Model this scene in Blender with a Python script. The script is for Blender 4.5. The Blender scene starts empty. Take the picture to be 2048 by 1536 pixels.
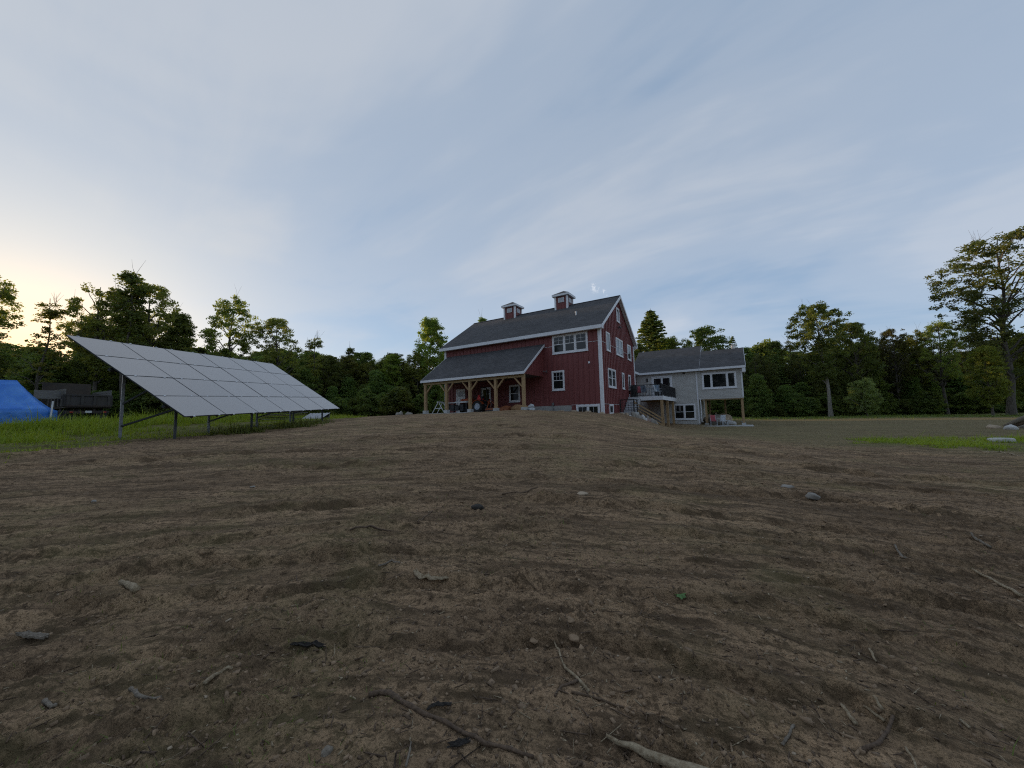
import bpy, bmesh, math, random
import numpy as np
from mathutils import Vector, Matrix

random.seed(7)
RNG = np.random.default_rng(11)
SC = bpy.context.scene
COL = SC.collection

# ------------------------------------------------------------------ camera
# world: X along the barn front, Y away from the viewer, camera foot at the origin
RM = np.array([[0.8492365, 0.0651033, 0.5239837],
               [0.5275254, -0.0619930, -0.8472743],
               [-0.0226770, 0.9959510, -0.0869904]])
FPX = 724.36
CAM = np.array([0.0, 0.0, 1.5])
cam_d = bpy.data.cameras.new('camera')
cam_d.sensor_fit = 'HORIZONTAL'
cam_d.sensor_width = 36.0
cam_d.lens = 36.0 * FPX / 2048.0
cam_d.clip_start = 0.05
cam_d.clip_end = 3000.0
cam = bpy.data.objects.new('camera', cam_d)
COL.objects.link(cam)
M4 = Matrix.Identity(4)
for i in range(3):
    for j in range(3):
        M4[i][j] = RM[i, j]
    M4[i][3] = CAM[i]
cam.matrix_world = M4
SC.camera = cam

# ------------------------------------------------------------------ light
SUN_EL = math.radians(4.4)
SUN_DIR = np.array([-0.9935, 0.0715, 0.0])
SUN_DIR = SUN_DIR / np.linalg.norm(SUN_DIR) * math.cos(SUN_EL)
SUN_DIR[2] = math.sin(SUN_EL)
sun_d = bpy.data.lights.new('sun', 'SUN')
sun_d.energy = 2.2
sun_d.angle = math.radians(0.6)
sun_d.color = (1.0, 0.72, 0.42)
sun = bpy.data.objects.new('sun', sun_d)
COL.objects.link(sun)
sun.rotation_euler = Vector(SUN_DIR).to_track_quat('Z', 'Y').to_euler()
sun.location = (-60, 0, 60)

SC.view_settings.view_transform = 'Standard'
SC.view_settings.look = 'None'
SC.view_settings.gamma = 1.0
SC.view_settings.exposure = 1.2
SC.cycles.use_denoising = False
SC.cycles.filter_width = 1.15

world = bpy.data.worlds.new('World')
SC.world = world
world.use_nodes = True
wt = world.node_tree
for n in list(wt.nodes):
    wt.nodes.remove(n)


class NT:
    """small helper round a node tree"""
    def __init__(s, tree):
        s.t = tree

    def n(s, typ, **kw):
        nd = s.t.nodes.new(typ)
        for k, v in kw.items():
            if k.startswith('i_'):
                key = k[2:]
                key = int(key) if key.isdigit() else key.replace('_', ' ')
                sock = nd.inputs[key]
                if hasattr(v, 'is_output') or isinstance(v, bpy.types.NodeSocket):
                    s.t.links.new(v, sock)
                else:
                    sock.default_value = v
            else:
                setattr(nd, k, v)
        return nd

    def link(s, a, b):
        s.t.links.new(a, b)

    def math(s, op, a, b=0.0, clamp=False):
        nd = s.n('ShaderNodeMath', operation=op, use_clamp=clamp)
        for i, v in enumerate((a, b)):
            if isinstance(v, bpy.types.NodeSocket):
                s.link(v, nd.inputs[i])
            else:
                nd.inputs[i].default_value = v
        return nd.outputs[0]

    def mix(s, fac, a, b, blend='MIX'):
        nd = s.n('ShaderNodeMix', data_type='RGBA', blend_type=blend)
        for sock, v in ((nd.inputs[0], fac), (nd.inputs[6], a), (nd.inputs[7], b)):
            if isinstance(v, bpy.types.NodeSocket):
                s.link(v, sock)
            elif isinstance(v, (int, float)):
                sock.default_value = v
            else:
                sock.default_value = tuple(v) + (1.0,) if len(v) == 3 else v
        return nd.outputs[2]

    def ramp(s, fac, stops, interp='LINEAR'):
        nd = s.n('ShaderNodeValToRGB')
        cr = nd.color_ramp
        cr.interpolation = interp
        while len(cr.elements) < len(stops):
            cr.elements.new(0.5)
        for e, (p, c) in zip(cr.elements, stops):
            e.position = p
            e.color = (c, c, c, 1) if isinstance(c, (int, float)) else tuple(c) + (1,)
        s.link(fac, nd.inputs[0])
        return nd.outputs[0]

    def noise(s, vec, scale, detail=4.0, rough=0.55, dist=0.0):
        nd = s.n('ShaderNodeTexNoise')
        nd.inputs['Scale'].default_value = scale
        nd.inputs['Detail'].default_value = detail
        nd.inputs['Roughness'].default_value = rough
        nd.inputs['Distortion'].default_value = dist
        if vec is not None:
            s.link(vec, nd.inputs['Vector'])
        return nd.outputs[0]


def build_world():
    w = NT(wt)
    out = w.n('ShaderNodeOutputWorld')
    bg = w.n('ShaderNodeBackground')
    sky = w.n('ShaderNodeTexSky', sky_type='NISHITA')
    sky.sun_disc = False
    sky.sun_elevation = SUN_EL
    sky.sun_rotation = math.atan2(SUN_DIR[0], SUN_DIR[1])
    sky.altitude = 300.0
    sky.air_density = 1.0
    sky.dust_density = 1.6
    sky.ozone_density = 2.2
    tc = w.n('ShaderNodeTexCoord')
    d = tc.outputs['Generated']
    sep = w.n('ShaderNodeSeparateXYZ', i_0=d)
    x, y, z = sep.outputs
    # cirrus sheet: directions projected to a flat layer high above
    zz = w.math('MAXIMUM', z, 0.0)
    den = w.math('ADD', zz, 0.16)
    px = w.math('DIVIDE', x, den)
    py = w.math('DIVIDE', y, den)
    comb = w.n('ShaderNodeCombineXYZ', i_0=px, i_1=py)
    mp = w.n('ShaderNodeMapping', i_Vector=comb.outputs[0])
    mp.inputs['Rotation'].default_value = (0, 0, math.radians(62))
    mp.inputs['Location'].default_value = (3.1, 2.4, 0)
    mp.inputs['Scale'].default_value = (0.55, 1.0, 1.0)
    v = mp.outputs[0]
    n1 = w.noise(v, 0.8, 5.0, 0.52, 0.6)
    mp2 = w.n('ShaderNodeMapping', i_Vector=comb.outputs[0])
    mp2.inputs['Rotation'].default_value = (0, 0, math.radians(48))
    mp2.inputs['Scale'].default_value = (0.5, 1.7, 1.0)
    n2 = w.noise(mp2.outputs[0], 1.9, 6.0, 0.58, 0.9)
    cl = w.math('ADD', w.math('MULTIPLY', n1, 0.84), w.math('MULTIPLY', n2, 0.16))
    cf = w.ramp(cl, [(0.36, 0.24), (0.50, 0.62), (0.62, 1.0)], 'EASE')
    # thin veil everywhere, thinning right at the horizon
    cf = w.math('MULTIPLY', cf, 0.92)
    # nearness to the sun warms and brightens the veil; the veil also thickens towards the horizon
    dot = w.n('ShaderNodeVectorMath', operation='DOT_PRODUCT', i_0=d)
    dot.inputs[1].default_value = tuple(SUN_DIR)
    half = w.math('MAXIMUM', w.math('ADD', w.math('MULTIPLY', dot.outputs['Value'], 0.5), 0.5), 0.0)
    near = w.math('ADD', w.math('MULTIPLY', w.math('POWER', half, 48.0), 0.85), w.math('MULTIPLY', w.math('POWER', half, 8.0), 0.12), clamp=True)
    low = w.math('POWER', w.math('SUBTRACT', 1.0, zz, clamp=True), 3.0)
    cf = w.math('MULTIPLY', cf, w.math('SUBTRACT', 1.0, w.math('MULTIPLY', w.math('MULTIPLY', low, 0.55), w.math('SUBTRACT', 1.0, half))))
    veil = w.mix(low, (2.18, 2.40, 2.74), (2.88, 3.15, 3.62))
    sg = w.math('MULTIPLY', w.math('POWER', half, 280.0), 0.9)
    ccol = w.mix(near, veil, (4.6, 4.3, 3.65))
    blue = w.mix(low, (1.05, 1.75, 2.75), (1.70, 2.55, 3.95))
    skyc = w.mix(0.62, sky.outputs[0], blue)
    col = w.mix(cf, skyc, ccol)
    col = w.mix(w.math('MULTIPLY', w.math('POWER', half, 30.0), 0.7), col, ccol)
    col = w.mix(sg, col, (8.5, 5.6, 2.8))
    # a few small bright cumulus shreds
    n3 = w.noise(d, 95.0, 4.0, 0.6, 0.3)
    sp = None
    for (qx, qy, sz_) in ((1190, 575, 0.017), (1210, 585, 0.012)):
        vv = RM @ np.array([qx - 1024.0, 768.0 - qy, -FPX]); vv = vv / np.linalg.norm(vv)
        ds = w.n('ShaderNodeVectorMath', operation='DISTANCE', i_0=d)
        ds.inputs[1].default_value = tuple(vv)
        k = w.math('SUBTRACT', 1.0, w.math('DIVIDE', ds.outputs['Value'], sz_), clamp=True)
        sp = k if sp is None else w.math('MAXIMUM', sp, k)
    sp = w.math('MULTIPLY', w.ramp(n3, [(0.48, 0.0), (0.66, 1.0)]), w.math('MULTIPLY', sp, 1.6, clamp=True))
    col = w.mix(w.math('MULTIPLY', sp, 0.55), col, (4.6, 4.6, 4.7))
    w.link(col, bg.inputs['Color'])
    bg.inputs['Strength'].default_value = 0.1
    w.link(bg.outputs[0], out.inputs[0])


build_world()


def ray_px(px, py):
    return RM @ np.array([px - 1024.0, 768.0 - py, -FPX])


FWD = RM @ np.array([0, 0, -1.0])


def at(px, depth, py=820.0):
    """ground-plan position seen at an image column, at a distance along the view axis"""
    v = ray_px(px, py)
    p = CAM + v / (v @ FWD) * depth
    return float(p[0]), float(p[1]), float(p[2])


# ------------------------------------------------------------------ noise / terrain
def _hash(ix, iy, seed):
    h = (ix.astype(np.int64) * 374761393 + iy.astype(np.int64) * 668265263 + seed * 1442695041) & 0x7fffffff
    h = (h ^ (h >> 13)) * 1274126177 & 0x7fffffff
    h = h ^ (h >> 16)
    return (h & 0xffff) / 65535.0


def vnoise(x, y, seed=0):
    ix = np.floor(x); iy = np.floor(y)
    fx = x - ix; fy = y - iy
    fx = fx * fx * fx * (fx * (fx * 6 - 15) + 10); fy = fy * fy * fy * (fy * (fy * 6 - 15) + 10)
    a = _hash(ix, iy, seed); b = _hash(ix + 1, iy, seed)
    c = _hash(ix, iy + 1, seed); d = _hash(ix + 1, iy + 1, seed)
    return (a * (1 - fx) + b * fx) * (1 - fy) + (c * (1 - fx) + d * fx) * fy


def fbm(x, y, oct=4, seed=0, gain=0.5):
    s = 0; a = 1.0; t = 0
    for i in range(oct):
        s = s + a * vnoise(x * 2 ** i + 17.3 * i, y * 2 ** i - 9.1 * i, seed + i)
        t += a; a *= gain
    return s / t - 0.5


def lin_px(px, py, d):
    v = ray_px(px, py)
    p = CAM + v / (v @ FWD) * d
    return tuple(p)


CTRL = [(0, 0, 0), (4, 1, 0), (-4, 0.5, .06), (0, -7, -.1), (-2, 4, .12), (3, 6, 0.0), (-6, 4, .25), (-5, 9, .5), (-8, 14, 1.0),
        (-10, 3, .5), (-12, 9, .85), (-11, -4, .45),
        (-17.2, 4.8, .92), (-19.3, 8.5, 1.04), (-20.3, 10.3, 1.155), (-18.6, 3.5, .87), (-27, 1.75, .85), (-24, -6, .8),
        (-26, 10, 1.3), (-30, 4, 1.25), (-36, 4, 1.4), (-41, 7, 1.55), (-46, 4, 1.6), (-21, 14.2, 1.5), (-26, 18, 1.6),
        (-22, 21, 1.74), (-24.5, 25, 1.74), (-30, 25, 1.7), (-17, 21, 1.78), (-12.4, 21.4, 1.83), (-12, 18, 1.55), (-9.5, 21, 1.62),
        (-8.2, 24.7, 1.54), (-12, 24.8, 1.72), (-14.3, 25.1, 1.84), (-19, 25, 1.75), (-7.6, 27, 1.4), (-6.2, 24, 1.1), (-4, 22, .6),
        (-7.5, 29.4, 1.42), (-5.2, 29.5, .55), (-3.6, 27.5, .2), (-5, 32.2, .18), (-7.5, 33, .5), (-4, 38, .12), (1, 38, .05), (-1, 30, .03), (3, 44, .15),
        (2, 14, .05), (2, 24, 0.0), (9, 23.6, -.02), (13, 33, .05), (8, 12, 0), (18, 16, 0), (20, 34, .1), (10, 45, .2), (26, 63, .22), (10, 63, .42), (13, 60, .42),
        (40, 50, .3), (40, 20, .2), (-3, 62, .5), (-12, 45, 1.2), (-24, 40, 1.6), (-30, 55, 1.6), (-50, 25, 1.7), (-60, 0, 1.7), (-20, -20, .3), (20, -20, 0), (0, -30, -.2)]
for k in range(16):
    a = k * math.pi / 8
    CTRL.append((130 * math.cos(a), 130 * math.sin(a), 0.9))
    CTRL.append((420 * math.cos(a), 420 * math.sin(a), 0.9))
CTRL = np.array(CTRL, float)


def _tps_k(d2):
    return np.where(d2 > 1e-9, 0.5 * d2 * np.log(d2 + 1e-12), 0.0)


def _tps_fit():
    P = CTRL[:, :2]; n = len(P)
    d2 = ((P[:, None, :] - P[None, :, :]) ** 2).sum(-1)
    K = _tps_k(d2) + np.eye(n) * 0.4
    A = np.zeros((n + 3, n + 3)); A[:n, :n] = K
    A[:n, n] = 1; A[:n, n + 1:] = P; A[n, :n] = 1; A[n + 1:, :n] = P.T
    b = np.zeros(n + 3); b[:n] = CTRL[:, 2]
    return np.linalg.solve(A, b)


TPS = _tps_fit()


def smooth_z(x, y):
    x = np.asarray(x, float); y = np.asarray(y, float)
    n = len(CTRL)
    out = TPS[n] + TPS[n + 1] * x + TPS[n + 2] * y
    for i in range(n):
        out = out + TPS[i] * _tps_k((x - CTRL[i, 0]) ** 2 + (y - CTRL[i, 1]) ** 2)
    return out


def sstep(a, b, x):
    t = np.clip((x - a) / (b - a), 0, 1)
    return t * t * (3 - 2 * t)


def grass_mask(x, y):
    """1 where grass grows: left under and behind the panels, a patch on the right, and along the woods"""
    w = fbm(x * .35, y * .35, 3, 5) * 3.0
    # left: beyond the line that runs just in front of the panel posts
    n = (x + 17.0) * (-0.87) + (y - 4.2) * (-0.494)          # distance behind the front posts
    left = sstep(-.4, 1.6, n + w * .6 + fbm(x * 1.3, y * 1.3, 3, 8) * 2.0) * sstep(21.5, 19.0, y + 0.25 * (x + 24))
    # right patch
    e = ((x - 8.8) / 5.0) ** 2 + ((y - 22.3) / 3.6) ** 2
    right = sstep(1.2, .5, e + w * .55 + fbm(x * 1.6, y * 1.6, 3, 9) * 1.4)
    far = sstep(50, 56, y - .1 * x + w * 1.2) * sstep(-6, 2, x)
    back = sstep(46, 52, y + w) * sstep(2, -6, x)
    farl = sstep(-44, -48, x)
    return np.clip(np.maximum.reduce([left * .75, right * .5, far * .8, back, farl]), 0, 1)


RUTS = [(6.55, .05, .16), (7.15, .07, .20), (7.85, .085, .22), (8.5, .11, .24), (9.4, .07, .25), (10.5, .10, .30), (11.9, .09, .35), (13.6, .10, .40), (15.6, .11, .45), (18.0, .12, .6), (21.0, .12, .7)]


def lawn_mask(x, y):
    """newly seeded lawn, thin and grey-green, from the patio out to the woods on the right"""
    w = fbm(x * .3, y * .3, 3, 15) * 9
    return np.clip(sstep(17, 25, y + .25 * x + w) * sstep(-6, -1, x) * .9, 0, 1)


def detail_z(x, y):
    # raked soil: furrows in broad arcs left by the machine, broken edges, clods and hollows
    cx, cy = 1.5, -4.5
    r = np.hypot(x - cx, y - cy); t = np.arctan2(y - cy, x - cx)
    dist = np.hypot(x, y)
    wob = fbm(x * .25, y * .25, 3, 41) * 2.2
    arc = fbm(r * 1.7 + wob, t * 2.6, 3, 21) * .11 + fbm(r * 5.2 + wob * 3, t * 7.0, 3, 23) * .10 + fbm(r * 14 + wob * 5, t * 16.0, 2, 25) * .05
    und = fbm(x * .5, y * .5, 3, 31) * .11
    rut = 0.0
    jag = fbm(x * 1.1, y * 1.1, 4, 71, .6) * .55 + fbm(x * 6, y * 6, 3, 73) * .14
    for k, (rk, am, w) in enumerate(RUTS):
        dr = r - rk + jag * (.6 + w)
        m = sstep(.38, .62, vnoise(t * 5.0 + 7.3 * k, t * 0 + k * 3.1, 77 + k))
        prof = np.where(dr > 0, np.exp(-(dr / w) ** 2), np.exp(-(dr / (w * .13)) ** 2)) - .8 * np.exp(-((dr + w * .34) / (w * .16)) ** 2)   # a broken step with a trench at its foot
        rut = rut + .62 * am * m * prof * (.55 + vnoise(t * 40 + k, r * 3, 78))
    f1 = fbm(x * 4.5, y * 4.5, 4, 35, .55)
    f2 = np.abs(fbm(x * 12, y * 12, 3, 37, .6)); f3 = np.abs(fbm(x * 31, y * 31, 2, 39))
    rough = .35 + .65 * sstep(.42, .60, fbm(x * .8 + 3, y * .8, 3, 45) + .5)                 # crumbly areas among packed ones
    cl = (np.maximum(f1, -.08) * .085 + f2 * .085 + f3 * .045) * rough
    fade = sstep(60, 25, dist)
    fade2 = sstep(30, 12, dist)
    near_house = sstep(23.5, 20.5, y)
    k = np.where(x < -7.5, np.maximum(near_house, .15), 1.0)
    k = k * (1 - .85 * sstep(-5.5, -7.5, x) * sstep(24, 27, y))
    return ((arc + und + rut) * fade + cl * fade2) * k


def ground_z(x, y):
    z = smooth_z(x, y) + detail_z(np.asarray(x, float), np.asarray(y, float))
    return z


def gz(x, y):
    return float(ground_z(np.array([x]), np.array([y]))[0])


def sz(x, y):
    return float(smooth_z(np.array([x]), np.array([y]))[0])

# ------------------------------------------------------------------ materials
MATS = {}


def new_mat(name):
    m = bpy.data.materials.new(name)
    m.use_nodes = True
    t = NT(m.node_tree)
    p = m.node_tree.nodes['Principled BSDF']
    MATS[name] = m
    return m, t, p


def varied(name, col, col2=None, scale=6.0, rough=0.6, bump=0.0, bscale=40.0, metal=0.0, spec=0.5, stretch=(1, 1, 1), contrast=(0.35, 0.65), dirt=0.0):
    """base colour with a second tone in noise, worn roughness and fine relief"""
    m, t, p = new_mat(name)
    tc = t.n('ShaderNodeTexCoord')
    mp = t.n('ShaderNodeMapping', i_Vector=tc.outputs['Object'])
    mp.inputs['Scale'].default_value = stretch
    v = mp.outputs[0]
    col2 = col2 or tuple(c * .72 for c in col)
    f = t.ramp(t.noise(v, scale, 5.0, 0.6), [(contrast[0], 0.0), (contrast[1], 1.0)])
    c = t.mix(f, col, col2)
    if dirt:
        f2 = t.ramp(t.noise(v, scale * .13, 4.0, .65), [(.45, 0.0), (.75, dirt)])
        c = t.mix(f2, c, (.09, .075, .055))
    t.link(c, p.inputs['Base Color'])
    p.inputs['Roughness'].default_value = rough
    p.inputs['Metallic'].default_value = metal
    p.inputs['Specular IOR Level'].default_value = spec
    if bump:
        b = t.n('ShaderNodeBump')
        b.inputs['Strength'].default_value = bump
        b.inputs['Distance'].default_value = 0.02
        t.link(t.noise(v, bscale, 4.0, .6), b.inputs['Height'])
        t.link(b.outputs[0], p.inputs['Normal'])
    return m


varied('red_siding', (.195, .050, .047), (.160, .041, .039), 1.3, .62, .05, 60, stretch=(3, 3, .25))
varied('white_trim', (.74, .75, .78), (.66, .67, .70), 2.0, .5)
varied('white_vinyl', (.72, .73, .75), (.66, .67, .69), 2.0, .4)
varied('grey_siding', (.47, .455, .43), (.42, .41, .385), .9, .6, .03, 50)
varied('concrete', (.36, .355, .34), (.27, .265, .25), 5.0, .9, .25, 30)
varied('pale_concrete', (.48, .48, .47), (.37, .37, .36), 4.0, .9, .2, 30)
varied('timber', (.40, .27, .14), (.29, .19, .095), 3.0, .75, .15, 25, stretch=(6, 6, .8))
varied('timber_flat', (.36, .26, .13), (.26, .18, .09), 3.0, .75, .1, 25, stretch=(1, 6, 6))
varied('dark_ceiling', (.10, .09, .085), (.075, .07, .065), 2, .8)
varied('black_metal', (.012, .012, .014), (.02, .02, .022), 8, .45)
varied('galv', (.24, .25, .26), (.17, .175, .18), 7, .45, metal=.6)
varied('steel_dark', (.055, .06, .065), (.035, .038, .042), 7, .5, metal=.4)
varied('chimney_steel', (.62, .56, .50), (.5, .45, .4), 7, .28, metal=1.0)
varied('tractor_orange', (.42, .075, .012), (.33, .06, .01), 5, .4, dirt=.5)
varied('mower_orange', (.36, .085, .025), (.25, .06, .02), 4, .55, dirt=.6)
varied('rubber', (.018, .018, .018), (.03, .028, .025), 9, .85, .3, 40)
varied('hub_silver', (.42, .47, .55), (.33, .37, .43), 6, .45, metal=.3)
varied('sign_red', (.55, .02, .02), (.48, .018, .018), 6, .45)
varied('tarp_orange', (.30, .10, .035), (.20, .065, .025), 4, .7, .3, 12)
varied('tarp_tan', (.36, .21, .10), (.27, .15, .07), 4, .8, .3, 12)
varied('bag_white', (.55, .58, .60), (.42, .45, .47), 4, .7, .3, 14)
varied('crate_dark', (.018, .02, .026), (.03, .03, .035), 5, .5)
varied('chair_blue', (.30, .40, .50), (.22, .30, .40), 6, .55)
varied('chair_white', (.58, .62, .66), (.48, .52, .56), 6, .5)
varied('cushion_pink', (.42, .10, .12), (.33, .075, .09), 6, .9)
varied('rust_dark', (.025, .021, .02), (.05, .032, .024), 2.2, .8, .2, 20, dirt=.6)
varied('truck_grey', (.055, .05, .048), (.035, .03, .027), 1.6, .75, .2, 20, dirt=.8)
varied('old_board', (.20, .195, .185), (.12, .11, .10), 2.5, .9, .4, 20, stretch=(1, 1, 9), dirt=.4)
varied('red_lens', (.35, .012, .01), None, 6, .3)
varied('plate_white', (.6, .62, .62), (.5, .5, .5), 9, .5)
varied('bark', (.135, .115, .095), (.065, .055, .045), 3.0, .95, .8, 8, stretch=(5, 5, 1.0))
varied('bark_pale', (.30, .275, .24), (.15, .13, .11), 2.6, .95, .6, 8, stretch=(4, 4, 1.2))
varied('dead_wood', (.15, .098, .058), (.075, .047, .027), 55.0, .9, .6, 40, stretch=(2, 2, 2))
varied('pale_wood', (.36, .29, .19), (.20, .145, .085), 55.0, .9, .6, 40)
varied('grey_wood', (.23, .195, .15), (.12, .095, .07), 55.0, .9, .6, 40)
varied('root_brown', (.135, .088, .055), (.065, .042, .026), 55.0, .9, .5, 40)
varied('black_bark', (.02, .017, .014), (.035, .028, .022), 55.0, .95, .5, 40)
varied('stone_grey', (.31, .285, .25), (.17, .15, .125), 3.0, .92, .6, 14)
varied('stone_white', (.56, .55, .53), (.40, .385, .36), 3.0, .92, .5, 14)
varied('stone_tan', (.42, .33, .23), (.28, .215, .15), 3.0, .92, .6, 14)
varied('stone_rose', (.33, .24, .21), (.22, .16, .14), 3.0, .92, .6, 14)
varied('stone_soil', (.30, .205, .125), (.16, .108, .066), 5.0, .95, .6, 24)
varied('fresh_leaf', (.10, .20, .05), (.07, .15, .035), 20.0, .5)
varied('sand', (.30, .22, .125), (.22, .155, .09), 3.0, .95, .3, 40)
varied('lamp_black', (.02, .02, .02), None, 6, .5)
varied('louvre_white', (.62, .63, .65), None, 6, .5)
varied('tin_sheet', (.34, .36, .38), (.27, .28, .30), 3, .4, metal=.5)
varied('box_blue', (.05, .12, .30), None, 6, .5)


def mat_glass():
    m, t, p = new_mat('window_glass')
    tc = t.n('ShaderNodeTexCoord')
    f = t.noise(tc.outputs['Object'], .9, 3, .5)
    c = t.mix(f, (.006, .008, .010), (.016, .018, .020))
    t.link(c, p.inputs['Base Color'])
    p.inputs['Roughness'].default_value = .04
    p.inputs['IOR'].default_value = 1.5
    b = t.n('ShaderNodeBump')
    b.inputs['Strength'].default_value = .05
    b.inputs['Distance'].default_value = .05
    t.link(t.noise(tc.outputs['Object'], .7, 1, .4), b.inputs['Height'])
    t.link(b.outputs[0], p.inputs['Normal'])


mat_glass()


def mat_solar():
    m, t, p = new_mat('solar_glass')
    tc = t.n('ShaderNodeTexCoord')
    oi = t.n('ShaderNodeObjectInfo')
    g = t.n('ShaderNodeMapping', i_Vector=tc.outputs['Object'])
    g.inputs['Scale'].default_value = (1, 1, 1)
    br = t.n('ShaderNodeTexBrick', i_Vector=g.outputs[0])
    br.offset = 0.0
    br.inputs['Color1'].default_value = (.320, .293, .276, 1)  # cell colour paled to stand for sky reflected off dark glass
    br.inputs['Color2'].default_value = (.327, .300, .283, 1)
    br.inputs['Mortar'].default_value = (.345, .32, .30, 1)
    br.inputs['Scale'].default_value = 1.0
    br.inputs['Mortar Size'].default_value = .003
    br.inputs['Brick Width'].default_value = .17
    br.inputs['Row Height'].default_value = .166
    vr = t.math('ADD', t.math('MULTIPLY', oi.outputs['Random'], .16), .92)
    t.link(t.mix(1.0, br.outputs[0], vr, 'MULTIPLY'), p.inputs['Base Color'])
    p.inputs['IOR'].default_value = 1.9
    r = t.math('ADD', t.math('MULTIPLY', oi.outputs['Random'], .08), .22)
    t.link(r, p.inputs['Roughness'])
    b = t.n('ShaderNodeBump')
    b.inputs['Strength'].default_value = .04
    b.inputs['Distance'].default_value = .05
    t.link(t.noise(tc.outputs['Object'], .8, 2, .4), b.inputs['Height'])
    t.link(b.outputs[0], p.inputs['Normal'])


mat_solar()


def mat_shingle(name, c1, c2, c3):
    m, t, p = new_mat(name)
    tc = t.n('ShaderNodeTexCoord')
    sep = t.n('ShaderNodeSeparateXYZ', i_0=tc.outputs['Object'])
    u = t.math('ADD', sep.outputs[0], t.math('MULTIPLY', sep.outputs[1], .37))
    vv = t.math('MULTIPLY', sep.outputs[2], 1.8)
    cb = t.n('ShaderNodeCombineXYZ', i_0=u, i_1=vv)
    br = t.n('ShaderNodeTexBrick', i_Vector=cb.outputs[0])
    br.inputs['Color1'].default_value = c1 + (1,)
    br.inputs['Color2'].default_value = c2 + (1,)
    br.inputs['Mortar'].default_value = c3 + (1,)
    br.inputs['Scale'].default_value = 1.0
    br.inputs['Mortar Size'].default_value = .009
    br.inputs['Mortar Smooth'].default_value = .4
    br.inputs['Brick Width'].default_value = .30
    br.inputs['Row Height'].default_value = .145
    f = t.ramp(t.noise(tc.outputs['Object'], .7, 5, .7), [(.3, .78), (.7, 1.18)])
    c = t.mix(1.0, br.outputs[0], f, 'MULTIPLY')
    g = t.ramp(t.noise(tc.outputs['Object'], 90, 2, .6), [(.3, .7), (.7, 1.3)])
    c = t.mix(1.0, c, g, 'MULTIPLY')
    t.link(c, p.inputs['Base Color'])
    p.inputs['Roughness'].default_value = .92
    b = t.n('ShaderNodeBump')
    b.inputs['Strength'].default_value = .6
    b.inputs['Distance'].default_value = .02
    t.link(br.outputs['Fac'], b.inputs['Height'])
    b.invert = True
    t.link(b.outputs[0], p.inputs['Normal'])


mat_shingle('shingle', (.052, .051, .054), (.080, .078, .081), (.026, .026, .028))


def mat_tent():
    m, t, p = new_mat('tent_blue')
    tc = t.n('ShaderNodeTexCoord')
    f = t.ramp(t.noise(tc.outputs['Object'], 1.6, 5, .6, .6), [(.35, 0.0), (.7, 1.0)])
    c = t.mix(f, (.05, .25, .80), (.14, .40, .90))  # blues lightened to carry the sky's reflection on the cloth
    t.link(c, p.inputs['Base Color'])
    p.inputs['Roughness'].default_value = .42
    b = t.n('ShaderNodeBump')
    b.inputs['Strength'].default_value = .5
    b.inputs['Distance'].default_value = .06
    t.link(t.noise(tc.outputs['Object'], 2.4, 4, .55, .8), b.inputs['Height'])
    t.link(b.outputs[0], p.inputs['Normal'])
    tr = t.n('ShaderNodeBsdfTranslucent')
    t.link(c, tr.inputs['Color'])
    mx = t.n('ShaderNodeMixShader')
    mx.inputs[0].default_value = .3
    out = m.node_tree.nodes['Material Output']
    t.link(p.outputs[0], mx.inputs[1]); t.link(tr.outputs[0], mx.inputs[2])
    t.link(mx.outputs[0], out.inputs[0])


mat_tent()


def mat_leaf(name, c1, c2, c3, transl=.55, scale=.55):
    m, t, p = new_mat(name)
    tc = t.n('ShaderNodeTexCoord')
    oi = t.n('ShaderNodeObjectInfo')
    ge = t.n('ShaderNodeNewGeometry')
    f = t.ramp(t.noise(tc.outputs['Object'], scale, 3, .6), [(.35, 0.0), (.68, 1.0)])
    c = t.mix(f, c1, c2)
    f3 = t.ramp(t.noise(tc.outputs['Object'], 7.0, 1, .5), [(.5, 0.0), (.72, .55)])
    c = t.mix(f3, c, c3)
    hs = t.n('ShaderNodeHueSaturation')
    t.link(c, hs.inputs['Color'])
    t.link(t.math('ADD', t.math('MULTIPLY', oi.outputs['Random'], .045), .478), hs.inputs['Hue'])
    t.link(t.math('ADD', t.math('MULTIPLY', oi.outputs['Random'], .5), .75), hs.inputs['Value'])
    t.link(hs.outputs[0], p.inputs['Base Color'])
    p.inputs['Roughness'].default_value = .55
    p.inputs['Specular IOR Level'].default_value = .3
    tr = t.n('ShaderNodeBsdfTranslucent')
    t.link(t.mix(1.0, hs.outputs[0], (1.25, 1.15, .55), 'MULTIPLY'), tr.inputs['Color'])
    mx = t.n('ShaderNodeMixShader')
    mx.inputs[0].default_value = transl
    out = m.node_tree.nodes['Material Output']
    t.link(p.outputs[0], mx.inputs[1]); t.link(tr.outputs[0], mx.inputs[2])
    t.link(mx.outputs[0], out.inputs[0])


mat_leaf('leaf_maple', (.160, .205, .050), (.250, .275, .066), (.27, .23, .08))
mat_leaf('leaf_dark', (.118, .180, .050), (.185, .235, .062), (.21, .195, .066))
mat_leaf('leaf_yellow', (.165, .235, .044), (.24, .27, .055), (.26, .23, .06))  # yellow-green leaf that also paints low sunlight on crowns left of the barn
mat_leaf('leaf_russet', (.088, .120, .036), (.130, .130, .045), (.16, .11, .048))
mat_leaf('leaf_willow', (.21, .26, .095), (.25, .29, .11), (.26, .28, .12), scale=1.0)
mat_leaf('needle', (.140, .200, .060), (.215, .260, .075), (.26, .27, .09), transl=.3)
mat_leaf('grass_blade', (.200, .270, .024), (.310, .370, .040), (.36, .31, .10), transl=.4, scale=.9)
mat_leaf('weed_blade', (.105, .155, .030), (.155, .190, .040), (.20, .17, .06), transl=.35, scale=1.6)


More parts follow.
